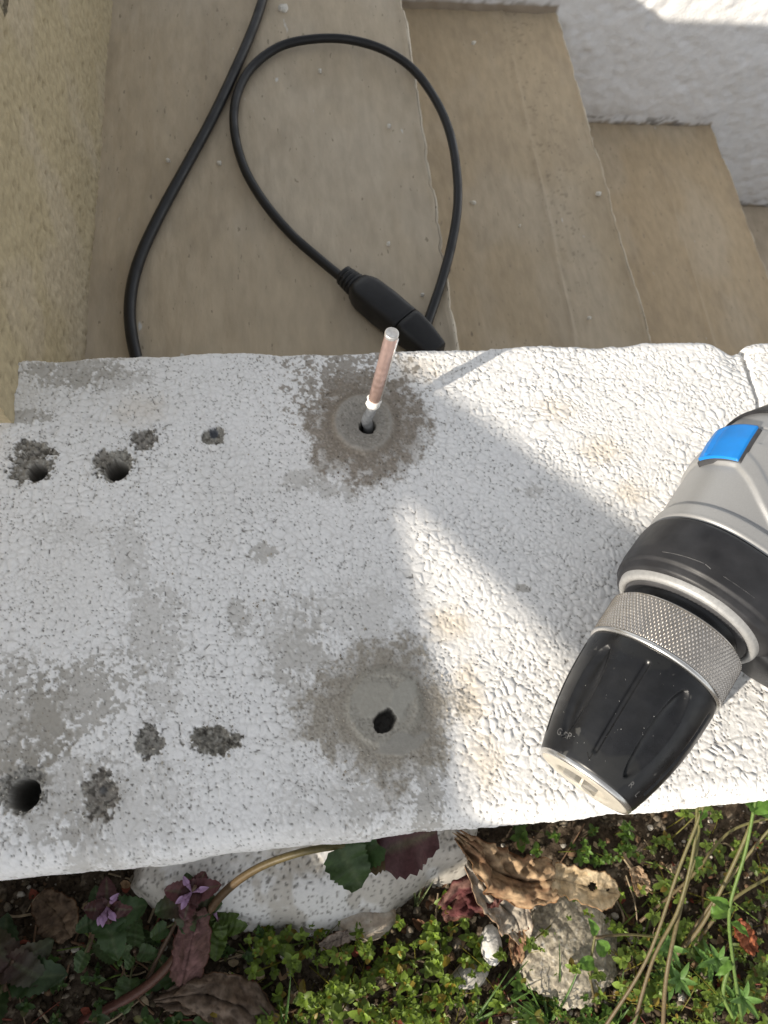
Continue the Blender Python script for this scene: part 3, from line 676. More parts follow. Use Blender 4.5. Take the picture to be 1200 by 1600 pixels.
# thin stalks and dry straw on the soil
for i in range(150):
    p = P(rng.uniform(0, 1200), rng.uniform(1330, 1610), ZG); a = rng.uniform(0, 6.28); L = rng.uniform(.008, .03)
    p[2] = gz(p[0], p[1]) + .0025; q = p + [math.cos(a) * L, math.sin(a) * L, rng.normal() * .002]; mid = (p + q) / 2 + rng.normal(size=3) * .0015
    if max(q[1], p[1]) > -.005: continue
    V, F = tube(smooth_path([p, mid, q], 6), rng.uniform(.0002, .0006), 5, False)
    sw.add(V, F, [(.34, .27, .18), (.22, .14, .09), (.14, .2, .05), (.18, .07, .05)][rng.integers(4)])
for i in range(170):    # scraps of dead leaf
    p = P(rng.uniform(0, 1200), rng.uniform(1300, 1610), ZG); p[2] = gz(p[0], p[1]) + .0015
    if p[1] > -.004: continue
    V, F = leaf_grid(rng.uniform(.003, .008), rng.uniform(.002, .005), 'oval', 5, 3, rng.uniform(-.5, .8), rng.uniform(-.5, .8))
    sw.add(put(V, frame(rng.normal(size=3) * [1, 1, .25]), p), F, [(.30, .2, .12), (.16, .09, .055), (.2, .06, .04), (.42, .33, .22)][rng.integers(4)])
o = link('leaf_litter', sw.mesh('leaf_litter'), M_dry); tagp(o, 'dry straw and scraps of dead leaves lying on the soil', 'litter', kind='stuff')

# grass tufts
def tuft(px, py, n, L, label, spread=.5, dirv=(0, 0), c=(.10, .19, .04)):
    p = P(px, py, ZG + .004); p[2] = gz(p[0], p[1]) - .001; root = empty('grass_tuft', tuple(p)); tagp(root, label, 'grass', 'grass tufts in the weeds')
    for i in range(n):
        d = np.array([rng.normal() * spread + dirv[0], rng.normal() * spread + dirv[1], 1.]); l = L * rng.uniform(.6, 1.15); d /= np.linalg.norm(d)
        V, F = leaf_grid(l, .0014 * rng.uniform(.7, 1.3), 'blade', 9, 3, .5, rng.uniform(.1, .5)); me = mesh_np('blade', put(V, frame(d, roll=rng.normal() * .4), [0, 0, 0]), F, np.tile(np.array(c) * rng.uniform(.7, 1.3), (len(V), 1)))
        link('blade', me, M_leaf, root)
tuft(735, 1605, 9, .034, 'grass tuft with fine blades below the white lump of plaster', .5, (.1, .5))
tuft(860, 1600, 12, .032, 'fuller grass tuft below the concrete lump', .5, (.2, .6))
tuft(960, 1610, 7, .028, 'sparse grass tuft at the foot of the long brown stalks', .4, (-.1, .5))
tuft(440, 1615, 5, .028, 'short grass tuft at the bottom left of the bright weeds', .35, (.1, .4))
tuft(650, 1420, 3, .02, 'thin pair of grass blades standing before the white footing', .2, (.1, .5), (.12, .15, .06))

# dead-nettles with purple tops in the shade at the left
def heart(L, c1, c2, wav=.12):
    V, F = leaf_grid(L, L * .95, 'heart', 17, 9, .22, .35, lobes=0, wav=wav)
    u = V.reshape(17, 9, 3); k = np.arange(17)
    u[:, :, 0] *= (1 + .07 * np.cos(k * np.pi))[:, None]                      # toothed rim
    vein = (.00035 * np.cos(np.linspace(-1, 1, 9)[None, :].repeat(17, 0) * 3 + k[:, None] * 1.6)); u[:, :, 2] += vein
    t = np.linspace(0, 1, 17)[:, None, None] * np.ones((17, 9, 1)); C = np.array(c1) * (1 - t) + np.array(c2) * t
    mid = np.exp(-(np.linspace(-1, 1, 9) / .12) ** 2)[None, :, None]; C = C * (1 - .35 * mid) + np.array([.16, .2, .1]) * .35 * mid
    return V, F, C.reshape(-1, 3)
def nettle(base, top, label, tiers, topcol, flowers, stem_r=.0011, bend=None):
    base = np.array(base); top = np.array(top); root = empty('dead_nettle', tuple(base)); tagp(root, label, 'plant', 'purple dead-nettles in the shade')
    mid = (base + top) / 2 + (np.array(bend) if bend is not None else rng.normal(size=3) * .003)
    path = smooth_path([base, mid, top], 18)
    V, F = tube(path, np.linspace(stem_r, stem_r * .7, 18), 8); child_link('stem', mesh_np('stem', V, F, np.tile([.13, .085, .055], (len(V), 1))), M_leaf, root)
    for (t, L, n, c1, c2, pet) in tiers:
        p = path[int(t * 17)]
        a0 = rng.uniform(0, 3)
        for k in range(n):
            a = a0 + k * 2 * np.pi / n + rng.normal() * .2; el = rng.uniform(-.15, .35); d = np.array([math.cos(a) * math.cos(el), math.sin(a) * math.cos(el), math.sin(el)])
            q = p + d * pet
            if pet > .002:
                Vt, Ft = tube(smooth_path([p, (p + q) / 2 + [0, 0, .001], q], 5), .0005, 5); child_link('leaf_stalk', mesh_np('leaf_stalk', Vt, Ft, np.tile([.12, .12, .05], (len(Vt), 1))), M_leaf, root)
            V, F, C = heart(L * rng.uniform(.55, 1.0), np.array(c1) * rng.uniform(.8, 1.2), np.array(c2) * rng.uniform(.8, 1.2))
            child_link('leaf', mesh_np('leaf', put(V, frame(d, roll=rng.normal() * .2), q), F, C), M_leaf, root)
    for k in range(flowers):
        a = rng.uniform(0, 6.28); d = np.array([math.cos(a), math.sin(a), rng.uniform(.0, .5)]); d /= np.linalg.norm(d); p = path[-2] + [0, 0, .001]
        tp = smooth_path([p, p + d * .002, p + d * .0035 + [0, 0, .001]], 7); V, F = tube(tp, [.0003, .0004, .0005, .0006, .0008, .0009, .0005], 8)
        mb = MB(); mb.add(V, F, (.36, .22, .36))
        V, F = leaf_grid(.0030, .0024, 'oval', 9, 7, .5, .7); mb.add(put(V, frame(d + [0, 0, .35]), tp[-1]), F, (.42, .27, .45))
        V, F = leaf_grid(.0026, .0026, 'heart', 9, 7, -.2, .8); mb.add(put(V, frame(d + [0, 0, -.5]), tp[-1]), F, (.38, .22, .40))
        child_link('flower', mb.mesh('flower'), M_flower, root)
G1, G2, PU, PU2 = (.045, .085, .028), (.065, .11, .035), (.085, .035, .035), (.13, .05, .055)
def Q(px, py, z): return P(px, py, z)
nettle(Q(215, 1560, -.130), Q(305, 1385, -.080), 'dead-nettle with a dark purple top leaning against the footing', [(.98, .011, 4, PU, PU2, 0), (.86, .014, 4, PU, G1, .001), (.62, .012, 2, G1, G2, .004), (.35, .012, 2, G2, G1, .006)], PU, 4)
nettle(Q(130, 1520, -.130), Q(172, 1410, -.088), 'dead-nettle with a reddish brown top and pink flower, second from the left', [(.98, .011, 4, PU, PU, 0), (.85, .015, 4, G1, G1, .002), (.55, .013, 2, G2, G1, .006)], PU, 4)
nettle(Q(15, 1560, -.130), Q(20, 1500, -.105), 'large leaved dead-nettle cut by the left edge of the picture', [(.98, .019, 4, (.07, .04, .035), (.06, .075, .04), .001), (.7, .021, 4, G1, (.05, .08, .04), .006)], PU, 0)
nettle(Q(200, 1510, -.131), Q(210, 1485, -.114), 'small green dead-nettle with round leaves below the purple ones', [(.98, .010, 4, G2, (.08, .14, .05), .002), (.5, .012, 4, G2, (.09, .14, .05), .008)], PU, 0)
nettle(Q(345, 1480, -.131), Q(340, 1435, -.108), 'green toothed dead-nettle growing before the white footing', [(.98, .009, 4, (.08, .13, .02), (.1, .16, .03), .001), (.6, .010, 4, (.08, .13, .02), (.1, .16, .03), .003)], PU, 1)
# the long stalk that comes up from the left and passes under the edge of the wall, with its leaves
root = empty('trailing_stalk', tuple(Q(150, 1580, -.131))); tagp(root, 'long arching brown green stalk with a broad green leaf running along the wall edge', 'plant')
pth = smooth_path([Q(120, 1600, -.131), Q(230, 1540, -.118), Q(300, 1462, -.105), Q(345, 1400, -.085), Q(400, 1358, -.068), Q(470, 1332, -.055), Q(540, 1320, -.05)], 40)
V, F = tube(pth, np.linspace(.0021, .0013, 40), 8); cc = np.linspace(0, 1, 40)[:, None, None] * np.ones((40, 8, 1)); Cc = (np.array([.15, .06, .05]) * (1 - cc) + np.array([.12, .11, .04]) * cc).reshape(-1, 3); Cc = np.vstack([Cc, Cc[-2:]])
child_link('stem', mesh_np('stem', V, F, Cc), M_leaf, root)
for (px, py, z, tx, ty, L, c) in ((530, 1325, -.05, 562, 1380, .019, (.045, .08, .028)), (590, 1318, -.055, 545, 1350, .015, (.05, .10, .03)), (600, 1330, -.06, 680, 1302, .026, (.10, .045, .05)), (560, 1325, -.058, 620, 1330, .02, (.10, .075, .04))):
    a, b = Q(px, py, z), Q(tx, ty, z - .004); V, F, C = heart(L, c, np.array(c) * 1.15, .2); child_link('leaf', mesh_np('leaf', put(V, frame(b - a), a), F, C), M_leaf, root)

# tall stalks at the right
def stalkplant(name, label, stalks, leaves, col, r=.0010, group=None):
    b = stalks[0][0]; root = empty(name, tuple(b)); tagp(root, label, 'plant', group)
    for pts in stalks:
        pth = smooth_path(pts, 26); V, F = tube(pth, np.linspace(r, r * .75, 26) * rng.uniform(.85, 1.15), 8)
        t = np.linspace(0, 1, 26)[:, None, None] * np.ones((26, 8, 1)); C = (np.array(col[0]) * (1 - t) + np.array(col[1]) * t).reshape(-1, 3); child_link('stalk', mesh_np('stalk', V, F, np.vstack([C, C[-2:]])), M_leaf, root)
    for (a, b, L, W) in leaves:
        V, F = leaf_grid(L, W, 'oval', 11, 7, .25, .3, wav=.1); V = put(V, frame(b - a, roll=rng.normal() * .3), a)
        child_link('leaf', mesh_np('leaf', V, F, np.tile([.11, .22, .035], (len(V), 1))), M_leaf, root)
BR = ((.17, .12, .07), (.17, .17, .06)); GR = ((.12, .19, .05), (.17, .26, .06))
stalkplant('bent_weed_stalks', 'sheaf of long brown green stalks slanting over the soil below the drill',
           [[Q(935, 1620, -.12), Q(1010, 1500, -.095), Q(1060, 1360, -.07), Q(1098, 1262, -.05), Q(1105, 1215, -.04)],
            [Q(985, 1620, -.12), Q(1020, 1500, -.10), Q(1060, 1420, -.08), Q(1085, 1320, -.065), Q(1090, 1230, -.05)],
            [Q(1035, 1620, -.12), Q(1042, 1520, -.10), Q(1068, 1400, -.09), Q(1088, 1330, -.08), Q(1095, 1240, -.06)]],
           [(Q(1092, 1268, -.05), Q(1108, 1300, -.06), .011, .007), (Q(1085, 1340, -.07), Q(1104, 1375, -.08), .012, .006)], BR, .00092)
stalkplant('bent_weed_stalks', 'second sheaf of stalks crossing behind the first and reaching the picture edge',
           [[Q(1050, 1500, -.12), Q(1100, 1440, -.1), Q(1160, 1320, -.075), Q(1185, 1250, -.06)], [Q(1065, 1480, -.12), Q(1120, 1400, -.105), Q(1190, 1310, -.08), Q(1230, 1270, -.07)], [Q(1000, 1440, -.122), Q(1080, 1370, -.11), Q(1140, 1300, -.1), Q(1215, 1275, -.09)],
            [Q(1075, 1490, -.125), Q(1140, 1410, -.11), Q(1220, 1360, -.1)]],
           [(Q(1110, 1430, -.095), Q(1140, 1420, -.09), .010, .006)], BR, .00085)
stalkplant('green_weed_stalk', 'bright green jointed stalk standing at the far right of the weeds',
           [[Q(1160, 1600, -.12), Q(1145, 1500, -.1), Q(1140, 1420, -.085), Q(1165, 1330, -.07), Q(1182, 1240, -.055), Q(1190, 1190, -.045)], [Q(1145, 1490, -.1), Q(1130, 1550, -.11), Q(1145, 1590, -.115)]],
           [(Q(1140, 1418, -.085), Q(1112, 1402, -.08), .010, .0045), (Q(1142, 1440, -.085), Q(1165, 1455, -.08), .008, .0035), (Q(1142, 1500, -.1), Q(1125, 1525, -.1), .009, .004), (Q(1175, 1270, -.06), Q(1210, 1240, -.055), .012, .007), (Q(1180, 1262, -.06), Q(1215, 1275, -.06), .012, .006), (Q(1180, 1262, -.06), Q(1160, 1240, -.05), .009, .006)], GR, .0009)
stalkplant('leafy_weed', 'small upright weed with two round leaves before the concrete lump',
           [[Q(932, 1580, -.125), Q(922, 1520, -.115), Q(930, 1460, -.105)], [Q(930, 1465, -.105), Q(980, 1460, -.11), Q(1035, 1465, -.115)]],
           [(Q(930, 1462, -.105), Q(926, 1440, -.1), .008, .0045), (Q(932, 1470, -.106), Q(950, 1492, -.108), .009, .007), (Q(928, 1500, -.11), Q(905, 1510, -.108), .008, .006)], BR, .0007)
# crowded narrow leaved shoots at the right
for j, (px, py, lab) in enumerate(((1060, 1530, 'pale green whorled shoot between the long stalks'), (1045, 1480, 'smaller whorled shoot above the pale one'), (1120, 1500, 'whorled shoot beside the bright green stalk'), (1160, 1560, 'leafy shoot at the lower right corner'))):
    p = P(px, py, -.112); root = empty('whorled_shoot', tuple(p)); tagp(root, lab, 'plant', 'whorled shoots at the right')
    g0 = np.array([p[0], p[1] - .004, ZG]); V, F = tube(smooth_path([g0, (g0 + p) / 2, p], 8), .0007, 6); child_link('stem', mesh_np('stem', V, F, np.tile([.14, .24, .06], (len(V), 1))), M_leaf, root)
    for t in (0, .3, .6, 1.):
        q = g0 * (1 - t) + p * t
        for k in range(6):
            a = k * 1.05 + t * 2 + rng.normal() * .15; d = np.array([math.cos(a), math.sin(a), .35 + .5 * (t == 1)])
            V, F = leaf_grid(.0075 * rng.uniform(.8, 1.2), .0026, 'oval', 7, 3, .25, .3); child_link('leaf', mesh_np('leaf', put(V, frame(d), q), F, np.tile(np.array([.13, .25, .06]) * rng.uniform(.8, 1.2), (len(V), 1))), M_leaf, root)

# dry leaves -------------------------------------------------------------
def dry_leaf(name, pts, widths, label, c1, c2, amp=.003, holes=(), nu=60, nv=25, curl=.3, seed=0):
    path = smooth_path(pts, nu); T = np.gradient(path, axis=0); T /= np.linalg.norm(T, axis=1, keepdims=True)
    S_ = np.cross(T, [0, 0, 1.]); S_ /= np.linalg.norm(S_, axis=1, keepdims=True); N_ = np.cross(S_, T)
    wd = np.interp(np.linspace(0, 1, nu), np.linspace(0, 1, len(widths)), widths); v = np.linspace(-1, 1, nv)
    U, Vv = np.meshgrid(np.linspace(0, 1, nu), v, indexing='ij')
    n = (fbm(U * 5 + seed, Vv * 1.6 + seed, seed, 4) - .5) * .6 + .5 * (.22 - np.abs(fbm(U * 7 + seed, Vv * 2.2 + seed, seed + 1, 3) - .5) * 2) + .10 * (fbm(U * 30, Vv * 9, seed + 2, 3) - .5) - .12 * np.exp(-(Vv / .06) ** 2); ne = fbm(U * 12 + seed, Vv * 0, seed + 5, 3) - .5
    W = wd[:, None] * Vv * (1 + .45 * ne)
    H = amp * n * 2 + curl * wd[:, None] * (Vv ** 2) + .00035 * np.sin(U * 34 + Vv * 3 + 9 * n) * (.3 + fbm(U * 9, Vv * 3, seed + 2, 2))
    V = path[:, None] + S_[:, None] * W[..., None] + N_[:, None] * H[..., None]
    C = np.array(c1) + (np.array(c2) - np.array(c1)) * sst(.35, .65, fbm(U * 6, Vv * 3, seed + 9, 4))[..., None]
    rim = (np.abs(Vv) > .95)[..., None]; C = C * (1 - .35 * (np.exp(-(Vv / .05) ** 2) + .6 * np.exp(-((np.mod(U * 9 - np.abs(Vv) * 1.2, 1) - .5) / .06) ** 2)))[..., None]; C = np.where(rim, C * [.65, .5, .4], C)
    uc = (U[:-1, :-1] + U[1:, 1:]) / 2; vc = (Vv[:-1, :-1] + Vv[1:, 1:]) / 2; keep = np.ones(uc.shape, bool)
    for (hu, hv, ru, rv) in holes: keep &= ((uc - hu) / ru) ** 2 + ((vc - hv) / rv) ** 2 > 1
    me = grid_mesh(name, V, C, mask=keep); o = link(name, me, M_dry)
    c = path.mean(0); me.transform(Matrix.Translation(-Vector(c))); o.location = c
    md = o.modifiers.new('thickness', 'SOLIDIFY'); md.thickness = .0003
    return tagp(o, label, 'leaf')
dry_leaf('dry_leaf', [Q(862, 1372, -.094), Q(890, 1378, -.097), Q(925, 1388, -.099), Q(950, 1394, -.102), Q(968, 1398, -.106)], [.0062, .0066, .0072, .0066, .0008], 'tan dry leaf blade with two holes lying on the concrete lump',
         (.58, .46, .30), (.46, .34, .20), .0012, ((.50, -.1, .055, .28), (.74, -.1, .03, .13)), curl=.28, seed=2)
dry_leaf('dry_leaf', [Q(715, 1305, -.075), Q(745, 1330, -.080), Q(780, 1362, -.088), Q(825, 1378, -.092), Q(866, 1374, -.094)], [.0020, .0055, .0105, .0105, .0070], 'crumpled brown dry leaf hanging from the wall edge towards the holed one',
         (.40, .28, .17), (.22, .13, .075), .0085, curl=-.25, seed=12)
dry_leaf('dry_leaf', [Q(735, 1345, -.092), Q(765, 1395, -.100), Q(800, 1430, -.106), Q(815, 1465, -.112)], [.004, .0065, .0085, .0030], 'pale grey torn dry leaf beneath the crumpled one',
         (.42, .37, .30), (.50, .42, .33), .006, curl=.3, seed=22)
dry_leaf('dry_leaf', [Q(812, 1440, -.108), Q(806, 1470, -.115), Q(808, 1505, -.122)], [.0035, .004, .0018], 'narrow curled brown leaf strip left of the concrete lump', (.30, .20, .12), (.16, .08, .05), .003, curl=.5, seed=25)
dry_leaf('dry_leaf', [Q(690, 1425, -.112), Q(725, 1402, -.104), Q(765, 1388, -.101), Q(790, 1385, -.1)], [.003, .007, .008, .003], 'dark red crumpled leaf below the brown one', (.11, .04, .04), (.16, .09, .075), .008, curl=.2, seed=32)
dry_leaf('dry_leaf', [Q(250, 1560, -.118), Q(310, 1555, -.110), Q(370, 1572, -.112), Q(430, 1605, -.118)], [.003, .008, .010, .005], 'broad brown dead leaf lying in the shade at the bottom', (.12, .085, .06), (.17, .13, .10), .007, curl=-.3, seed=42)
dry_leaf('dry_leaf', [Q(285, 1540, -.112), Q(300, 1470, -.096), Q(308, 1420, -.088)], [.006, .008, .003], 'dull mauve leaf leaning on the footing behind the long stalk', (.16, .09, .085), (.12, .07, .06), .003, curl=-.35, seed=52)
dry_leaf('dry_leaf', [Q(1150, 1440, -.112), Q(1165, 1465, -.114), Q(1180, 1490, -.118)], [.003, .005, .002], 'small orange brown leaf at the right beside the green stalk', (.34, .12, .06), (.26, .09, .05), .0015, curl=.2, seed=62)
dry_leaf('dry_leaf', [Q(990, 1355, -.115), Q(1000, 1380, -.115), Q(1003, 1400, -.118)], [.003, .005, .002], 'little tan leaf standing among the weeds right of the holed one', (.36, .27, .18), (.28, .19, .12), .002, curl=.3, seed=72)
dry_leaf('dry_leaf', [Q(500, 1480, -.120), Q(525, 1468, -.118), Q(545, 1462, -.118)], [.0015, .003, .0025], 'small grey brown leaf left of the flat tan stone', (.30, .25, .21), (.22, .18, .15), .001, curl=.3, seed=82)
dry_leaf('dry_leaf', [Q(60, 1400, -.118), Q(90, 1430, -.115), Q(110, 1465, -.118)], [.004, .009, .004], 'faded brown leaf in the deep shade under the wall at the left', (.17, .12, .08), (.12, .085, .06), .003, curl=.3, seed=92)

# ------------------------------------------------------------------ metal rod in the drilled hole
B = P(574, 664); rod = empty('copper_rod', (B[0], B[1], .0)); tagp(rod, 'copper coloured metal rod standing upright in the dusty drilled hole', 'rod')
def revolve(name, prof, seg, mat_, parent, x=0, y=0, jit=0., seed=0):
    prof = np.array(prof); th = np.linspace(0, 2 * np.pi, seg, endpoint=False)
    R_ = prof[:, 0][:, None] * np.ones(seg); Z = prof[:, 1][:, None] * np.ones(seg)
    if jit: R_ = R_ * (1 + jit * (fbm(np.cos(th)[None] * 1.5 + 5 + Z * 300, np.sin(th)[None] * 1.5 + Z * 500, seed, 3) - .5))
    V = np.stack([x + R_ * np.cos(th), y + R_ * np.sin(th), Z], -1); return link(name, grid_mesh(name, V, cv=True, flip=False), mat_, parent)
zz = np.linspace(.0185, .0570, 40)
revolve('copper_sleeve', [(.0008, .0186)] + [(.0022 + .00006 * math.sin(i * 1.7), z) for i, z in enumerate(zz)], 28, M_copper, rod, jit=.05)
revolve('end_cap', [(.00225, .0565), (.00236, .0572), (.0023, .0579), (.0019, .0582), (.0016, .0580), (.0000, .0581)], 28, M_steel, rod, jit=.03)
tube_obj('shank', smooth_path([(0.0, .0002, .0165), (-.0002, -.0004, .011), (-.0008, -.0002, .006), (-.0003, .001, .001), (.0012, .0006, -.004), (.001, 0, -.012)], 30), np.interp(np.linspace(0, 1, 30), [0, .3, .6, 1], [.0019, .0019, .0022, .002]), M_greycoat, rod)
tube_obj('seam', [(.0021, -.0011, .0195), (.0021, -.0011, .0562)], .00035, M_steel, rod, 8)
revolve('plaster_blob', [(.0010, .0135), (.0021, .0142), (.0026, .0158), (.0023, .0172), (.0026, .0186), (.0014, .0194)], 20, M_plaster, rod, jit=.7, seed=4)

rod.rotation_euler = (0, math.radians(3.6), 0)

# ------------------------------------------------------------------ power cords
zc = ZA + .0042
c1 = smooth_path([P(x_, y_, zc) for x_, y_ in ((470, -140), (430, -60), (400, 32), (368, 108), (330, 188), (292, 258), (250, 335), (218, 405), (204, 465), (206, 525), (226, 600), (262, 660))], 160)
o = tube_obj('power_cord', c1, .0031, M_cord, None, 18); tagp(o, 'black power cord running in a long curve down the upper step to the wall', 'cord')
ext = empty('extension_cord', tuple(P(540, 440, ZA))); tagp(ext, 'black extension cord lying in a big loop with its moulded connector', 'cord')
lp = [(562, 462, .0075), (536, 436, .006), (505, 410, .0045), (455, 366, .004), (410, 312, .004), (380, 258, .004), (366, 200, .004), (370, 150, .004), (393, 106, .004), (437, 73, .005), (490, 61, .006), (545, 62, .007), (600, 78, .007), (645, 108, .007), (680, 155, .007), (702, 205, .007), (713, 262, .0065), (715, 320, .006), (706, 380, .005), (690, 440, .0045), (668, 505, .0042), (650, 560, .0042), (630, 640, .0042)]
tube_obj('cable', smooth_path([P(a, b, ZA + c) for a, b, c in lp], 260), .0027, M_cord, ext, 18, world=True)
def loft(name, A, Bp, secs, mat_, parent, seg=28, n=2.6, up=(0, 0, 1), world=True):
    """secs: (t 0..1 along A-B, half width, half height, z offset)"""
    A = np.array(A); Bp = np.array(Bp); d = Bp - A; dn = d / np.linalg.norm(d); s = np.cross(dn, up); s /= np.linalg.norm(s); u = np.cross(s, dn); th = np.linspace(0, 2 * np.pi, seg, endpoint=False)
    ct = np.sign(np.cos(th)) * np.abs(np.cos(th)) ** (2 / n); st_ = np.sign(np.sin(th)) * np.abs(np.sin(th)) ** (2 / n); V = []
    for (t, hw, hh, zo) in secs: V.append(A + d * t + ct[:, None] * hw * s + st_[:, None] * hh * u + u * zo)
    V = np.array([np.tile(V[0].mean(0), (seg, 1))] + V + [np.tile(V[-1].mean(0), (seg, 1))]); me = grid_mesh(name, V, cv=True); o = child_link(name, me, mat_, parent) if world else link(name, me, mat_, parent)
    bm = bmesh.new(); bm.from_mesh(me); bmesh.ops.remove_doubles(bm, verts=bm.verts, dist=1e-6); bmesh.ops.recalc_face_normals(bm, faces=bm.faces); bm.to_mesh(me); bm.free()
    me.polygons.foreach_set('use_smooth', np.ones(len(me.polygons), bool)); return o
KA, KB = P(534, 428, ZA + .0085), P(668, 537, ZA + .0095)
ribs = []
for i in range(4): t = .02 + i * .042; ribs += [(t, .0052 + .0004 * i, .0052, 0), (t + .024, .0052 + .0004 * i, .0052, 0), (t + .027, .0042 + .0003 * i, .0042, 0), (t + .040, .0042 + .0003 * i, .0042, 0)]
loft('strain_relief', KA, KB, ribs, M_cord, ext)
loft('socket_body', KA, KB, [(.175, .0054, .0050, 0), (.185, .0066, .0058, 0), (.25, .0084, .0068, 0), (.30, .0091, .0074, 0), (.50, .0093, .0080, 0), (.70, .0088, .0080, 0), (.735, .0088, .0080, 0), (.74, .0076, .007, 0)], M_cord, ext, n=4.2)
plug = empty('plug', tuple(KB)); tagp(plug, 'black plug pushed into the end of the extension socket', 'plug')
loft('plug_body', KA, KB, [(.745, .0080, .0074, 0), (.75, .0087, .0080, 0), (.80, .0087, .0080, 0), (.92, .0082, .0072, -.0004), (1.10, .0064, .0054, -.0015), (1.115, .0058, .0048, -.0015)], M_cord, plug, n=4.5)

# ------------------------------------------------------------------ cordless drill
DT = P(911, 1223, .0220); D2 = P(1014, 1056, .0260)
ax = (D2 - DT); ax /= np.linalg.norm(ax)                 # tip -> body
sd = np.array([ax[1], -ax[0], 0]); sd /= np.linalg.norm(sd)   # to the handle side
ud = np.cross(sd, ax)
if ud[2] < 0: ud = -ud
drill = empty('cordless_drill', tuple(DT)); tagp(drill, 'silver and black cordless drill with a blue button, chuck pointing to the lower left', 'drill')
def dl(t, s, u): return DT + np.multiply.outer(t, ax) + np.multiply.outer(s, sd) + np.multiply.outer(u, ud)
vv = CAM - dl(.02, 0, 0); THV = math.atan2(vv @ sd, vv @ ud)    # angle round the axis that faces the lens
mm_ = .00104
def rot_surf(name, ts, rf, seg, mat_, parent=drill, caps=(True, True), seg0=0.):
    """rf(t, th) -> radius (mm); th from 'up' towards the handle side"""
    th = np.linspace(0, 2 * np.pi, seg, endpoint=False) + seg0; T_, H_ = np.meshgrid(ts, th, indexing='ij'); R_ = rf(T_, H_)
    if caps[0]: T_ = np.vstack([T_[:1], T_]); H_ = np.vstack([H_[:1], H_]); R_ = np.vstack([R_[:1] * 0, R_])
    if caps[1]: T_ = np.vstack([T_, T_[-1:]]); H_ = np.vstack([H_, H_[-1:]]); R_ = np.vstack([R_, R_[-1:] * 0])
    V = dl(T_ * mm_, R_ * np.sin(H_) * mm_, R_ * np.cos(H_) * mm_); return child_link(name, grid_mesh(name, V, cv=True), mat_, parent)
def lathe(name, prof, mat_, seg=96, parent=drill):
    """closed ring or disc from a list of (t, r), last joined to the first only if it repeats it"""
    prof = np.array(prof, float); th = np.linspace(0, 2 * np.pi, seg, endpoint=False)
    V = dl((prof[:, 0][:, None] + 0 * th) * mm_, prof[:, 1][:, None] * np.sin(th) * mm_, prof[:, 1][:, None] * np.cos(th) * mm_); return child_link(name, grid_mesh(name, V, cv=True), mat_, parent)
# chuck ---
RS = 20.3
def sleeve_base(t):
    return np.interp(t, [1.2, 1.6, 3, 6, 10, 15, 20, 25, 30, 34, 37, 38.6, 39.2], [14.3, 14.8, 15.25, 16.15, 17.2, 18.3, 19.15, 19.75, 20.1, 20.25, 20.3, 20.15, 19.6])
def sleeve_r(T_, H_):
    r = sleeve_base(T_)
    k = 2 * np.pi / 10; a = (H_ - (THV - .10)); i = np.round(a / k); da = (a - i * k) * 18.5   # mm along the circumference
    slot = (i % 2 == 0)
    m1 = sst(.85, .45, np.abs(da)) * sst(5.5, 6.8, T_) * sst(35.5, 34, T_)
    tt = (T_ - 20) / 14.5; wdt = 3.4 * np.sqrt(np.clip(1 - tt ** 2, 0, 1)) + 1e-3; m2 = np.clip(1 - (da / wdt) ** 2, 0, 1) * (np.abs(tt) < 1)
    return r - np.where(slot, .75 * m1, 1.35 * m2 ** .8)
rot_surf('chuck_sleeve', np.concatenate([np.linspace(1.2, 6, 14), np.linspace(6.3, 37, 110), [37.6, 38.2, 38.6, 39, 39.2]]), sleeve_r, 420, M_black, caps=(False, False))
lathe('nose_ring', [(1.6, 14.4), (.9, 14.6), (.2, 14.3), (-.1, 13.9), (0, 13.5), (.8, 13.3)], M_bright)
lathe('chuck_face', [(.6, 13.5), (-.1, 13.35), (-.25, 12.8), (-.5, 9.2), (-.35, 8.4), (.3, 8.1), (2.2, 7.7), (2.2, 6.4)], M_cream)
lathe('chuck_bore', [(2.1, 7.9), (2.3, 5.0), (10, 4.8), (12, 0.01)], M_jaw)
for k in range(3):
    th = THV + math.pi * .0 + k * 2 * math.pi / 3 + .5
    c, s = math.sin(th), math.cos(th); rad = np.array([c, s]); tan = np.array([s, -c]); V = []
    for (t, w_, r0, r1) in ((-.9, 1.5, .9, 6.0), (7, 2.2, 1.0, 6.6)):
        for (r_, q) in ((r0, .4), (r0 + 1.6, 1.), (r1, 1.), (r1, -1.), (r0 + 1.6, -1.), (r0, -.4)): pt = rad * r_ + tan * w_ * q; V.append(dl(t * mm_, pt[0] * mm_, pt[1] * mm_))
    me = bpy.data.meshes.new('jaw'); me.from_pydata([tuple(v) for v in V], [], [[0, 1, 2, 3, 4, 5], [11, 10, 9, 8, 7, 6]] + [[i, (i + 1) % 6 + 0, (i + 1) % 6 + 6, i + 6] for i in range(6)]); child_link('jaw', me, M_jaw, drill, False)
lathe('bright_band', [(39.0, 19.0), (39.0, 20.2), (39.3, 20.75), (40.2, 20.85), (40.4, 20.4), (40.4, 19)], M_bright)
def knurl(T_, H_):
    n = 98; a = (H_ * n / (2 * np.pi)); b = T_ / 1.2
    tri = lambda q: 1 - np.abs((q % 1) * 2 - 1)
    g = np.minimum(tri(a + b * .62), tri(a - b * .62)); edge = sst(40.3, 41.0, T_) * sst(53.8, 53.1, T_)
    return 20.25 - .35 * sst(41, 40.3, T_) - .6 * sst(53.1, 54, T_) + .62 * g * edge
rot_surf('knurled_ring', np.concatenate([[40.3], np.arange(40.6, 54.2, .16)]), knurl, 98 * 8, M_ring, caps=(False, False))
lathe('ring_back', [(54.1, 19.6), (54.5, 19.0), (54.6, 12)], M_ring)
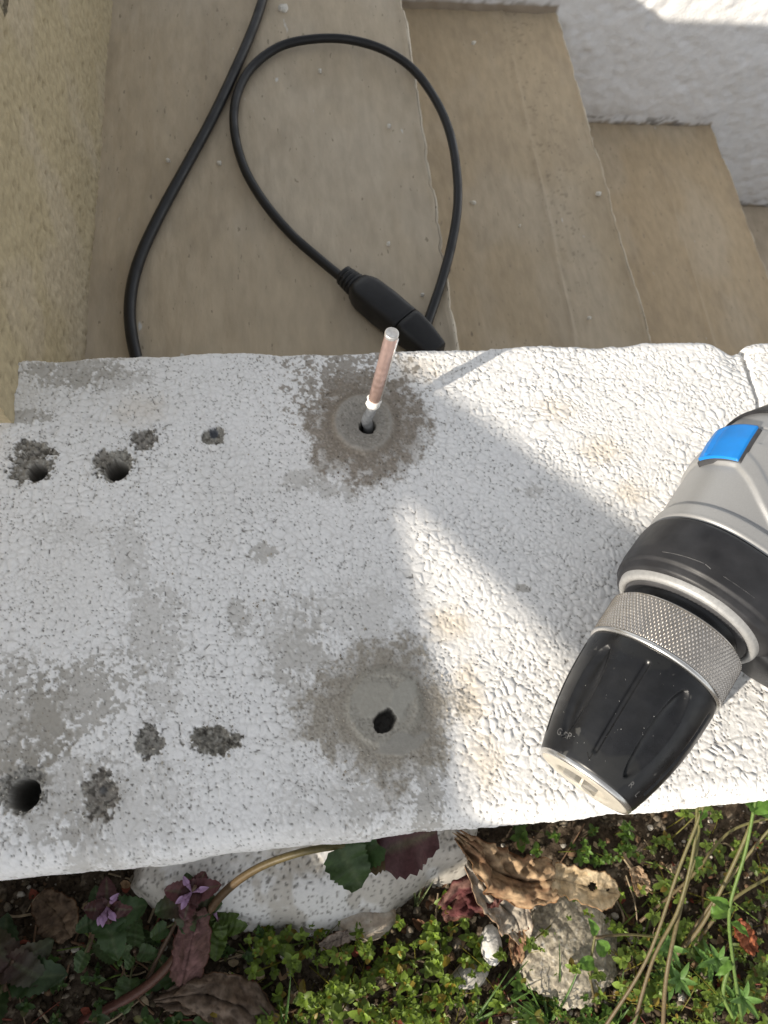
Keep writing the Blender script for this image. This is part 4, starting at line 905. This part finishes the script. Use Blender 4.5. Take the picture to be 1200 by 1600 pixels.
lathe('spindle_collar', [(54.3, 15.5), (57, 15.5), (57.4, 16.5), (59.8, 16.8)], M_black)
lathe('gearbox_face', [(58.6, 6), (58.6, 19.0), (59.0, 19.6), (63, 19.8)], M_greyrub)
lathe('gearbox_ring', [(60.5, 19.4), (58.8, 19.7), (58.4, 20.4), (58.6, 21.4), (59.4, 22.0), (62, 22.5), (66, 22.6)], M_gear)
# body ---
SEC = [  # t, left, right, top, bottom, exponent
    (60.6, 22.9, 23.5, 23.0, 24, 2.1), (61.2, 23.9, 24.8, 24.0, 26, 2.15), (63, 24.3, 27, 24.5, 27, 2.2), (68, 24.7, 29.5, 25.0, 27.5, 2.25), (76, 24.4, 32, 25.0, 28.2, 2.3), (80, 24.0, 33, 24.7, 28.6, 2.3),
    (82, 23.7, 33.5, 24.4, 28.7, 2.3), (100, 23.9, 34, 24.6, 30.3, 2.35), (112, 23.6, 34, 24.4, 31.4, 2.4), (120, 22.8, 33.5, 23.6, 32.0, 2.4), (128, 20.6, 31, 22, 31, 2.4), (137, 15.5, 26, 17.5, 26, 2.3), (141, 8, 18, 10, 16, 2.2)]
SEC = np.array(SEC)
def body_pt(T_, H_, off=0.):
    L_, R_, U_, D_, N_ = [np.interp(T_, SEC[:, 0], SEC[:, k]) for k in range(1, 6)]
    s, c = np.sin(H_), np.cos(H_); hw = np.where(s < 0, L_, R_); hh = np.where(c > 0, U_, D_)
    r = (np.abs(s / hw) ** N_ + np.abs(c / hh) ** N_) ** (-1 / N_) + off
    return r * s, r * c
def body_part(name, t0, t1, dt, mat_, off=0, offf=None, seg=260, caps=True):
    ts = np.arange(t0, t1 + 1e-6, dt); th = np.linspace(0, 2 * np.pi, seg, endpoint=False); T_, H_ = np.meshgrid(ts, th, indexing='ij')
    o_ = off + (offf(T_, H_) if offf else 0); s, u = body_pt(T_, H_, o_); V = dl(T_ * mm_, s * mm_, u * mm_)
    if caps: V = np.concatenate([V[:1].mean(1, keepdims=True).repeat(seg, 1), V, V[-1:].mean(1, keepdims=True).repeat(seg, 1)])
    return child_link(name, grid_mesh(name, V, cv=True), mat_, drill)
body_part('rubber_collar', 60.6, 79.6, .35, M_rubber, 0, lambda T_, H_: .35 * sst(61.5, 60.6, T_) * -1 - .9 * sst(64.2, 63.4, T_) + .0 * T_ - .5 * sst(78.6, 79.6, T_))
def shell_off(T_, H_):
    rel = (H_ + np.pi) % (2 * np.pi) - np.pi               # 0 = up, negative = left, positive = handle side
    front = sst(80.2, 81.4, T_)
    ridge_t = np.interp(rel, [-2.4, -1.6, -.92, -.66, -.45, -.19, .04, .3], [109, 108, 103.5, 103, 99.5, 94, 90, 84])
    rec = sst(85.4, 86.6, T_) * sst(ridge_t, ridge_t - 1.2, T_)
    up = sst(ridge_t + 5.0, ridge_t + 6.2, T_); seam = (np.exp(-((T_ - 119) / .35) ** 2) * (rel > -.66) * (rel < -.2) + np.exp(-((rel + .55) * 24 / .4) ** 2) * (T_ > 113) * (T_ < 119))
    return -1.0 + 1.0 * front - 1.15 * rec - .55 * up - .4 * np.clip(seam, 0, 1)
body_part('housing', 79.8, 127.5, .4, M_silver, -.3, shell_off)
body_part('gap_ring', 79.0, 81.0, .5, M_black, -1.2)
body_part('rear_cap', 127, 141, .5, M_rubber, .2)
# blue direction button, seated in a shallow frame at the left shoulder of the housing
def patch(name, corners, off, mat_, nu=24, nv=24, rnd=1.2, extra=None):
    """corners: four (t, th) anticlockwise"""
    u = np.linspace(0, 1, nu)[:, None]; v = np.linspace(0, 1, nv)[None, :]; c = np.array(corners)
    T_ = (1 - u) * (1 - v) * c[0, 0] + u * (1 - v) * c[1, 0] + u * v * c[2, 0] + (1 - u) * v * c[3, 0]; H_ = (1 - u) * (1 - v) * c[0, 1] + u * (1 - v) * c[1, 1] + u * v * c[2, 1] + (1 - u) * v * c[3, 1]
    e = np.minimum(np.minimum(u, 1 - u) * nu / 3, np.minimum(v, 1 - v) * nv / 3); o_ = -2.2 + (2.2 + off) * np.clip(e * 3, 0, 1) ** .5
    if extra is not None: o_ = o_ + extra(u + 0 * v, v + 0 * u)
    s, q = body_pt(T_, H_, o_); return child_link(name, grid_mesh(name, dl(T_ * mm_, s * mm_, q * mm_)), mat_, drill)
def hpt(px, py, zg):                                     # (t, th) of the housing where a photo pixel looks at it
    best = None
    d = ROT @ np.array([px - 600, 800 - py, -FPX]); d /= np.linalg.norm(d); TT, HH = np.meshgrid(np.linspace(60, 150, 181), np.linspace(-2.2, 2.2, 353), indexing='ij')
    s, u = body_pt(TT, HH); W = dl(TT * mm_, s * mm_, u * mm_) - CAM; k = W @ d; dist = np.linalg.norm(W - k[..., None] * d, axis=-1)
    dist = np.where(dist < .0007, dist * .1 + (k - k.min()) * .01, dist); j = np.unravel_index(np.argmin(dist), dist.shape); return TT[j], HH[j]
patch('button_frame', [hpt(1086, 727, 0), hpt(1160, 727, 0), hpt(1194, 668, 0), hpt(1116, 672, 0)], .1, M_greyrub)
patch('blue_button', [hpt(1092, 721, 0), hpt(1154, 722, 0), hpt(1188, 668, 0), hpt(1122, 676, 0)], 1.0, M_blue, 40, 40, extra=lambda u, v: .5 * np.exp(-((u - .22) / .05) ** 2) * (v > .1) * (v < .9) - .35 * np.exp(-((u - .32) / .04) ** 2) * (v > .1) * (v < .9))
# scuffs on the collar
for (pa, pb, w_) in (((1035, 862), (1100, 880), .10), ((1102, 882), (1112, 888), .14), ((1130, 900), (1180, 935), .06)):
    a, b = hpt(*pa, 0), hpt(*pb, 0); ts = np.linspace(0, 1, 14); T_ = a[0] + (b[0] - a[0]) * ts; H_ = a[1] + (b[1] - a[1]) * ts; s, u = body_pt(T_, H_, -.03 + .02 * np.sin(ts * 20)); V, F = tube(dl(T_ * mm_, s * mm_, u * mm_), w_ * mm_, 5); child_link('scuff', mesh_np('scuff', V, F), M_mark, drill)
# handle, trigger and battery (they leave the picture at the right)
def along(name, secs, mat_, n=3.0, seg=40):
    """secs along the handle: (s, t centre, half length t, u centre, half thickness)"""
    th = np.linspace(0, 2 * np.pi, seg, endpoint=False); ct = np.sign(np.cos(th)) * np.abs(np.cos(th)) ** (2 / n); st_ = np.sign(np.sin(th)) * np.abs(np.sin(th)) ** (2 / n)
    V = [dl((tc + ct * ht) * mm_, np.full(seg, s_) * mm_, (uc + st_ * hu) * mm_) for (s_, tc, ht, uc, hu) in secs]
    V = np.array([V[0].mean(0, keepdims=True).repeat(seg, 0)] + V + [V[-1].mean(0, keepdims=True).repeat(seg, 0)]); return child_link(name, grid_mesh(name, V, cv=True), mat_, drill)
along('handle', [(18, 92, 22, 0, 17), (30, 92, 20, 0, 16), (40, 93, 19, 0, 15.5), (60, 96, 18, -1, 15.5), (85, 100, 18, -2, 15.5), (102, 102, 20, -2, 17)], M_rubber)
along('handle_grip_shell', [(22, 84, 19, 3, 16.5), (32, 85, 17, 3, 16), (46, 88, 15, 2, 15.8), (47, 88, 13, 2, 14)], M_silver)
along('trigger_guard', [(16, 66, 5.0, -2, 10), (20, 65, 5.0, -2, 10), (27, 63.5, 4.6, -2, 9.5), (40, 64.5, 4.2, -3, 9), (60, 72, 5, -4, 8.5), (64, 76, 4, -4, 7)], M_black)
along('trigger', [(44, 63, 3.4, -6, 6.5), (46, 61.2, 3.6, -6, 7), (54, 61.6, 3.4, -6, 7), (62, 66, 3, -6, 6), (64, 68, 2, -6, 5)], M_greyrub)
along('battery', [(101, 98, 24, -5, 19), (104, 97, 28, -5, 23), (112, 97, 30, -5, 23.5), (128, 97, 30, -5, 23.5), (131, 97, 28, -5, 21)], M_rubber, 5)
# worn markings moulded on the sleeve
def mark(name, txt, t, dth, size, spin, mat_, off=.05):
    cu = bpy.data.curves.new(name, 'FONT'); cu.body = txt; cu.size = size; cu.extrude = 0; cu.align_x = 'CENTER'; cu.align_y = 'CENTER'; cu.resolution_u = 3; tmp = bpy.data.objects.new(name, cu); COL.objects.link(tmp)
    dg = bpy.context.evaluated_depsgraph_get(); me = bpy.data.meshes.new_from_object(tmp.evaluated_get(dg)); bpy.data.objects.remove(tmp); bpy.data.curves.remove(cu)
    bm = bmesh.new(); bm.from_mesh(me); bmesh.ops.subdivide_edges(bm, edges=bm.edges[:], cuts=1)
    n = len(bm.verts); co = np.array([v.co[:] for v in bm.verts]); c, s = math.cos(spin), math.sin(spin); xx = co[:, 0] * c - co[:, 1] * s; yy = co[:, 0] * s + co[:, 1] * c
    T_ = t + yy; H_ = THV + dth + xx / sleeve_base(T_); R_ = sleeve_r(T_, H_) + off; W = dl(T_ * mm_, R_ * np.sin(H_) * mm_, R_ * np.cos(H_) * mm_)
    for v, q in zip(bm.verts, W): v.co = q
    bm.to_mesh(me); bm.free(); return child_link(name, me, mat_, drill, False)
mark('grip_lettering', 'GRIP', 6.3, -.74, 2.7, 0.0, M_mark)
mark('release_letter', 'R', 5.2, .72, 2.5, 0.0, M_mark)
mark('release_letter', 'L', 4.6, .98, 2.5, 0.0, M_mark)
mark('arrow_mark', 'V', 4.4, -.13, 2.9, .35, M_jaw if False else mat('deep_black', (.003, .003, .003), .9))
# little chips of dried plaster on the sleeve
chips = MB()
for i in range(26):
    t = rng.uniform(3, 34); h_ = THV + rng.normal() * .45; r_ = float(sleeve_r(np.array([[t]]), np.array([[h_]]))[0, 0]); s_ = rng.uniform(.04, .11) * (2 if rng.random() < .1 else 1)
    c = dl(t * mm_, r_ * math.sin(h_) * mm_, r_ * math.cos(h_) * mm_); chips.add((ICO[0] * rng.uniform(.5, 1.4, 3)) * s_ * mm_ + c, ICO[1], (.5, .5, .48))
child_link('dust_specks', chips.mesh('dust_specks'), M_stone, drill)['kind'] = 'stuff'

# ------------------------------------------------------------------ unseen objects added to throw the shade on wall and soil
tn = math.tan(SUN_EL)
def up_sun(p, z):
    """point at height z on the sun ray through p"""
    k = (z - p[2]) / tn; return np.array([p[0] - k * math.cos(SUN_AZ), p[1] - k * math.sin(SUN_AZ), z])
ZT = .22
def slab(name, corners, z0, z1, mat_, parent):
    bm = bmesh.new(); lo = [bm.verts.new((c[0], c[1], z0)) for c in corners]; hi = [bm.verts.new((c[0], c[1], z1)) for c in corners]
    bm.faces.new(lo[::-1]); bm.faces.new(hi); n = len(corners)
    for i in range(n): bm.faces.new((lo[i], lo[(i + 1) % n], hi[(i + 1) % n], hi[i]))
    bmesh.ops.bevel(bm, geom=bm.edges[:], offset=.002, segments=2, affect='EDGES'); me = bpy.data.meshes.new(name); bm.to_mesh(me); bm.free(); return child_link(name, me, mat_, parent)
e0 = P(752, 1290); e1 = P(636, 790); dv = (e1 - e0); dv /= np.linalg.norm(dv)
A0 = up_sun(e0 - dv * .035, ZT); A1 = up_sun(e1 + dv * .22, ZT); wv = np.array([-dv[1], dv[0], 0]) * .42  # added table, its edge traced from the shadow line it has to cast
unseen_table = empty('table_blocker', (float(A0[0]) - .2, float(A0[1]) + .15, ZG)); tagp(unseen_table, 'unseen table standing on the soil behind the photographer', 'shade_table')
cs = [A0, A1, A1 + wv, A0 + wv]
slab('blocker_top', cs, ZT - .02, ZT, M_wood, unseen_table); ctr = sum(cs) / 4
for c in cs:
    q = c * .88 + ctr * .12; child_link('blocker_leg', box_me('blocker_leg', (q[0] - .014, q[1] - .014, ZG - .01), (q[0] + .014, q[1] + .014, ZT - .021)), M_wood, unseen_table)
u0, u1 = P(640, 560), P(1030, 830); l0, l1 = P(625, 790), P(880, 1030)
ud_ = u1 - u0; ld_ = l1 - l0; up_end = u0 + ud_ * 1.06; lo_end = l0 + ld_ * 1.22
bt = [up_sun(l0 - ld_ * 2.2, ZT + .002), up_sun(lo_end, ZT + .002), up_sun(up_end, ZT + .007), up_sun(u0 - ud_ * 1.6, ZT + .007)]; b0 = bt[0]  # added board, corners traced up the sun rays from the shadow band
unseen_board = empty('board_blocker', tuple(b0)); tagp(unseen_board, 'unseen tapered timber board lying across the wooden side table and jutting out over its edge', 'shade_timber')
slab('blocker_slab', bt, ZT + .002, ZT + .007, M_wood, unseen_board)
# crate on the soil, unseen, added to shade the ground at the left
g0 = P(760, 1270, ZG); k = .30; cc = np.array([g0[0] - k * math.cos(SUN_AZ), g0[1] - k * math.sin(SUN_AZ)])
shade_crate = empty('crate_blocker', (cc[0] - .17, cc[1] + .11, ZG)); tagp(shade_crate, 'unseen crate standing on the soil out at the left', 'shade_crate')
cx0, cx1, cy0, cy1 = cc[0] - .34, cc[0], cc[1] - .0, cc[1] + .14
for i in range(3):
    z0 = ZG - .004 + i * .042; z1 = z0 + .0415
    for lo, hi in (((cx0, cy0, z0), (cx1, cy0 + .01, z1)), ((cx0, cy1 - .01, z0), (cx1, cy1, z1)), ((cx0, cy0 + .0102, z0), (cx0 + .01, cy1 - .0102, z1)), ((cx1 - .01, cy0 + .0102, z0), (cx1, cy1 - .0102, z1))):
        child_link('blocker_slat', box_me('blocker_slat', lo, hi, .001), M_wood, shade_crate)
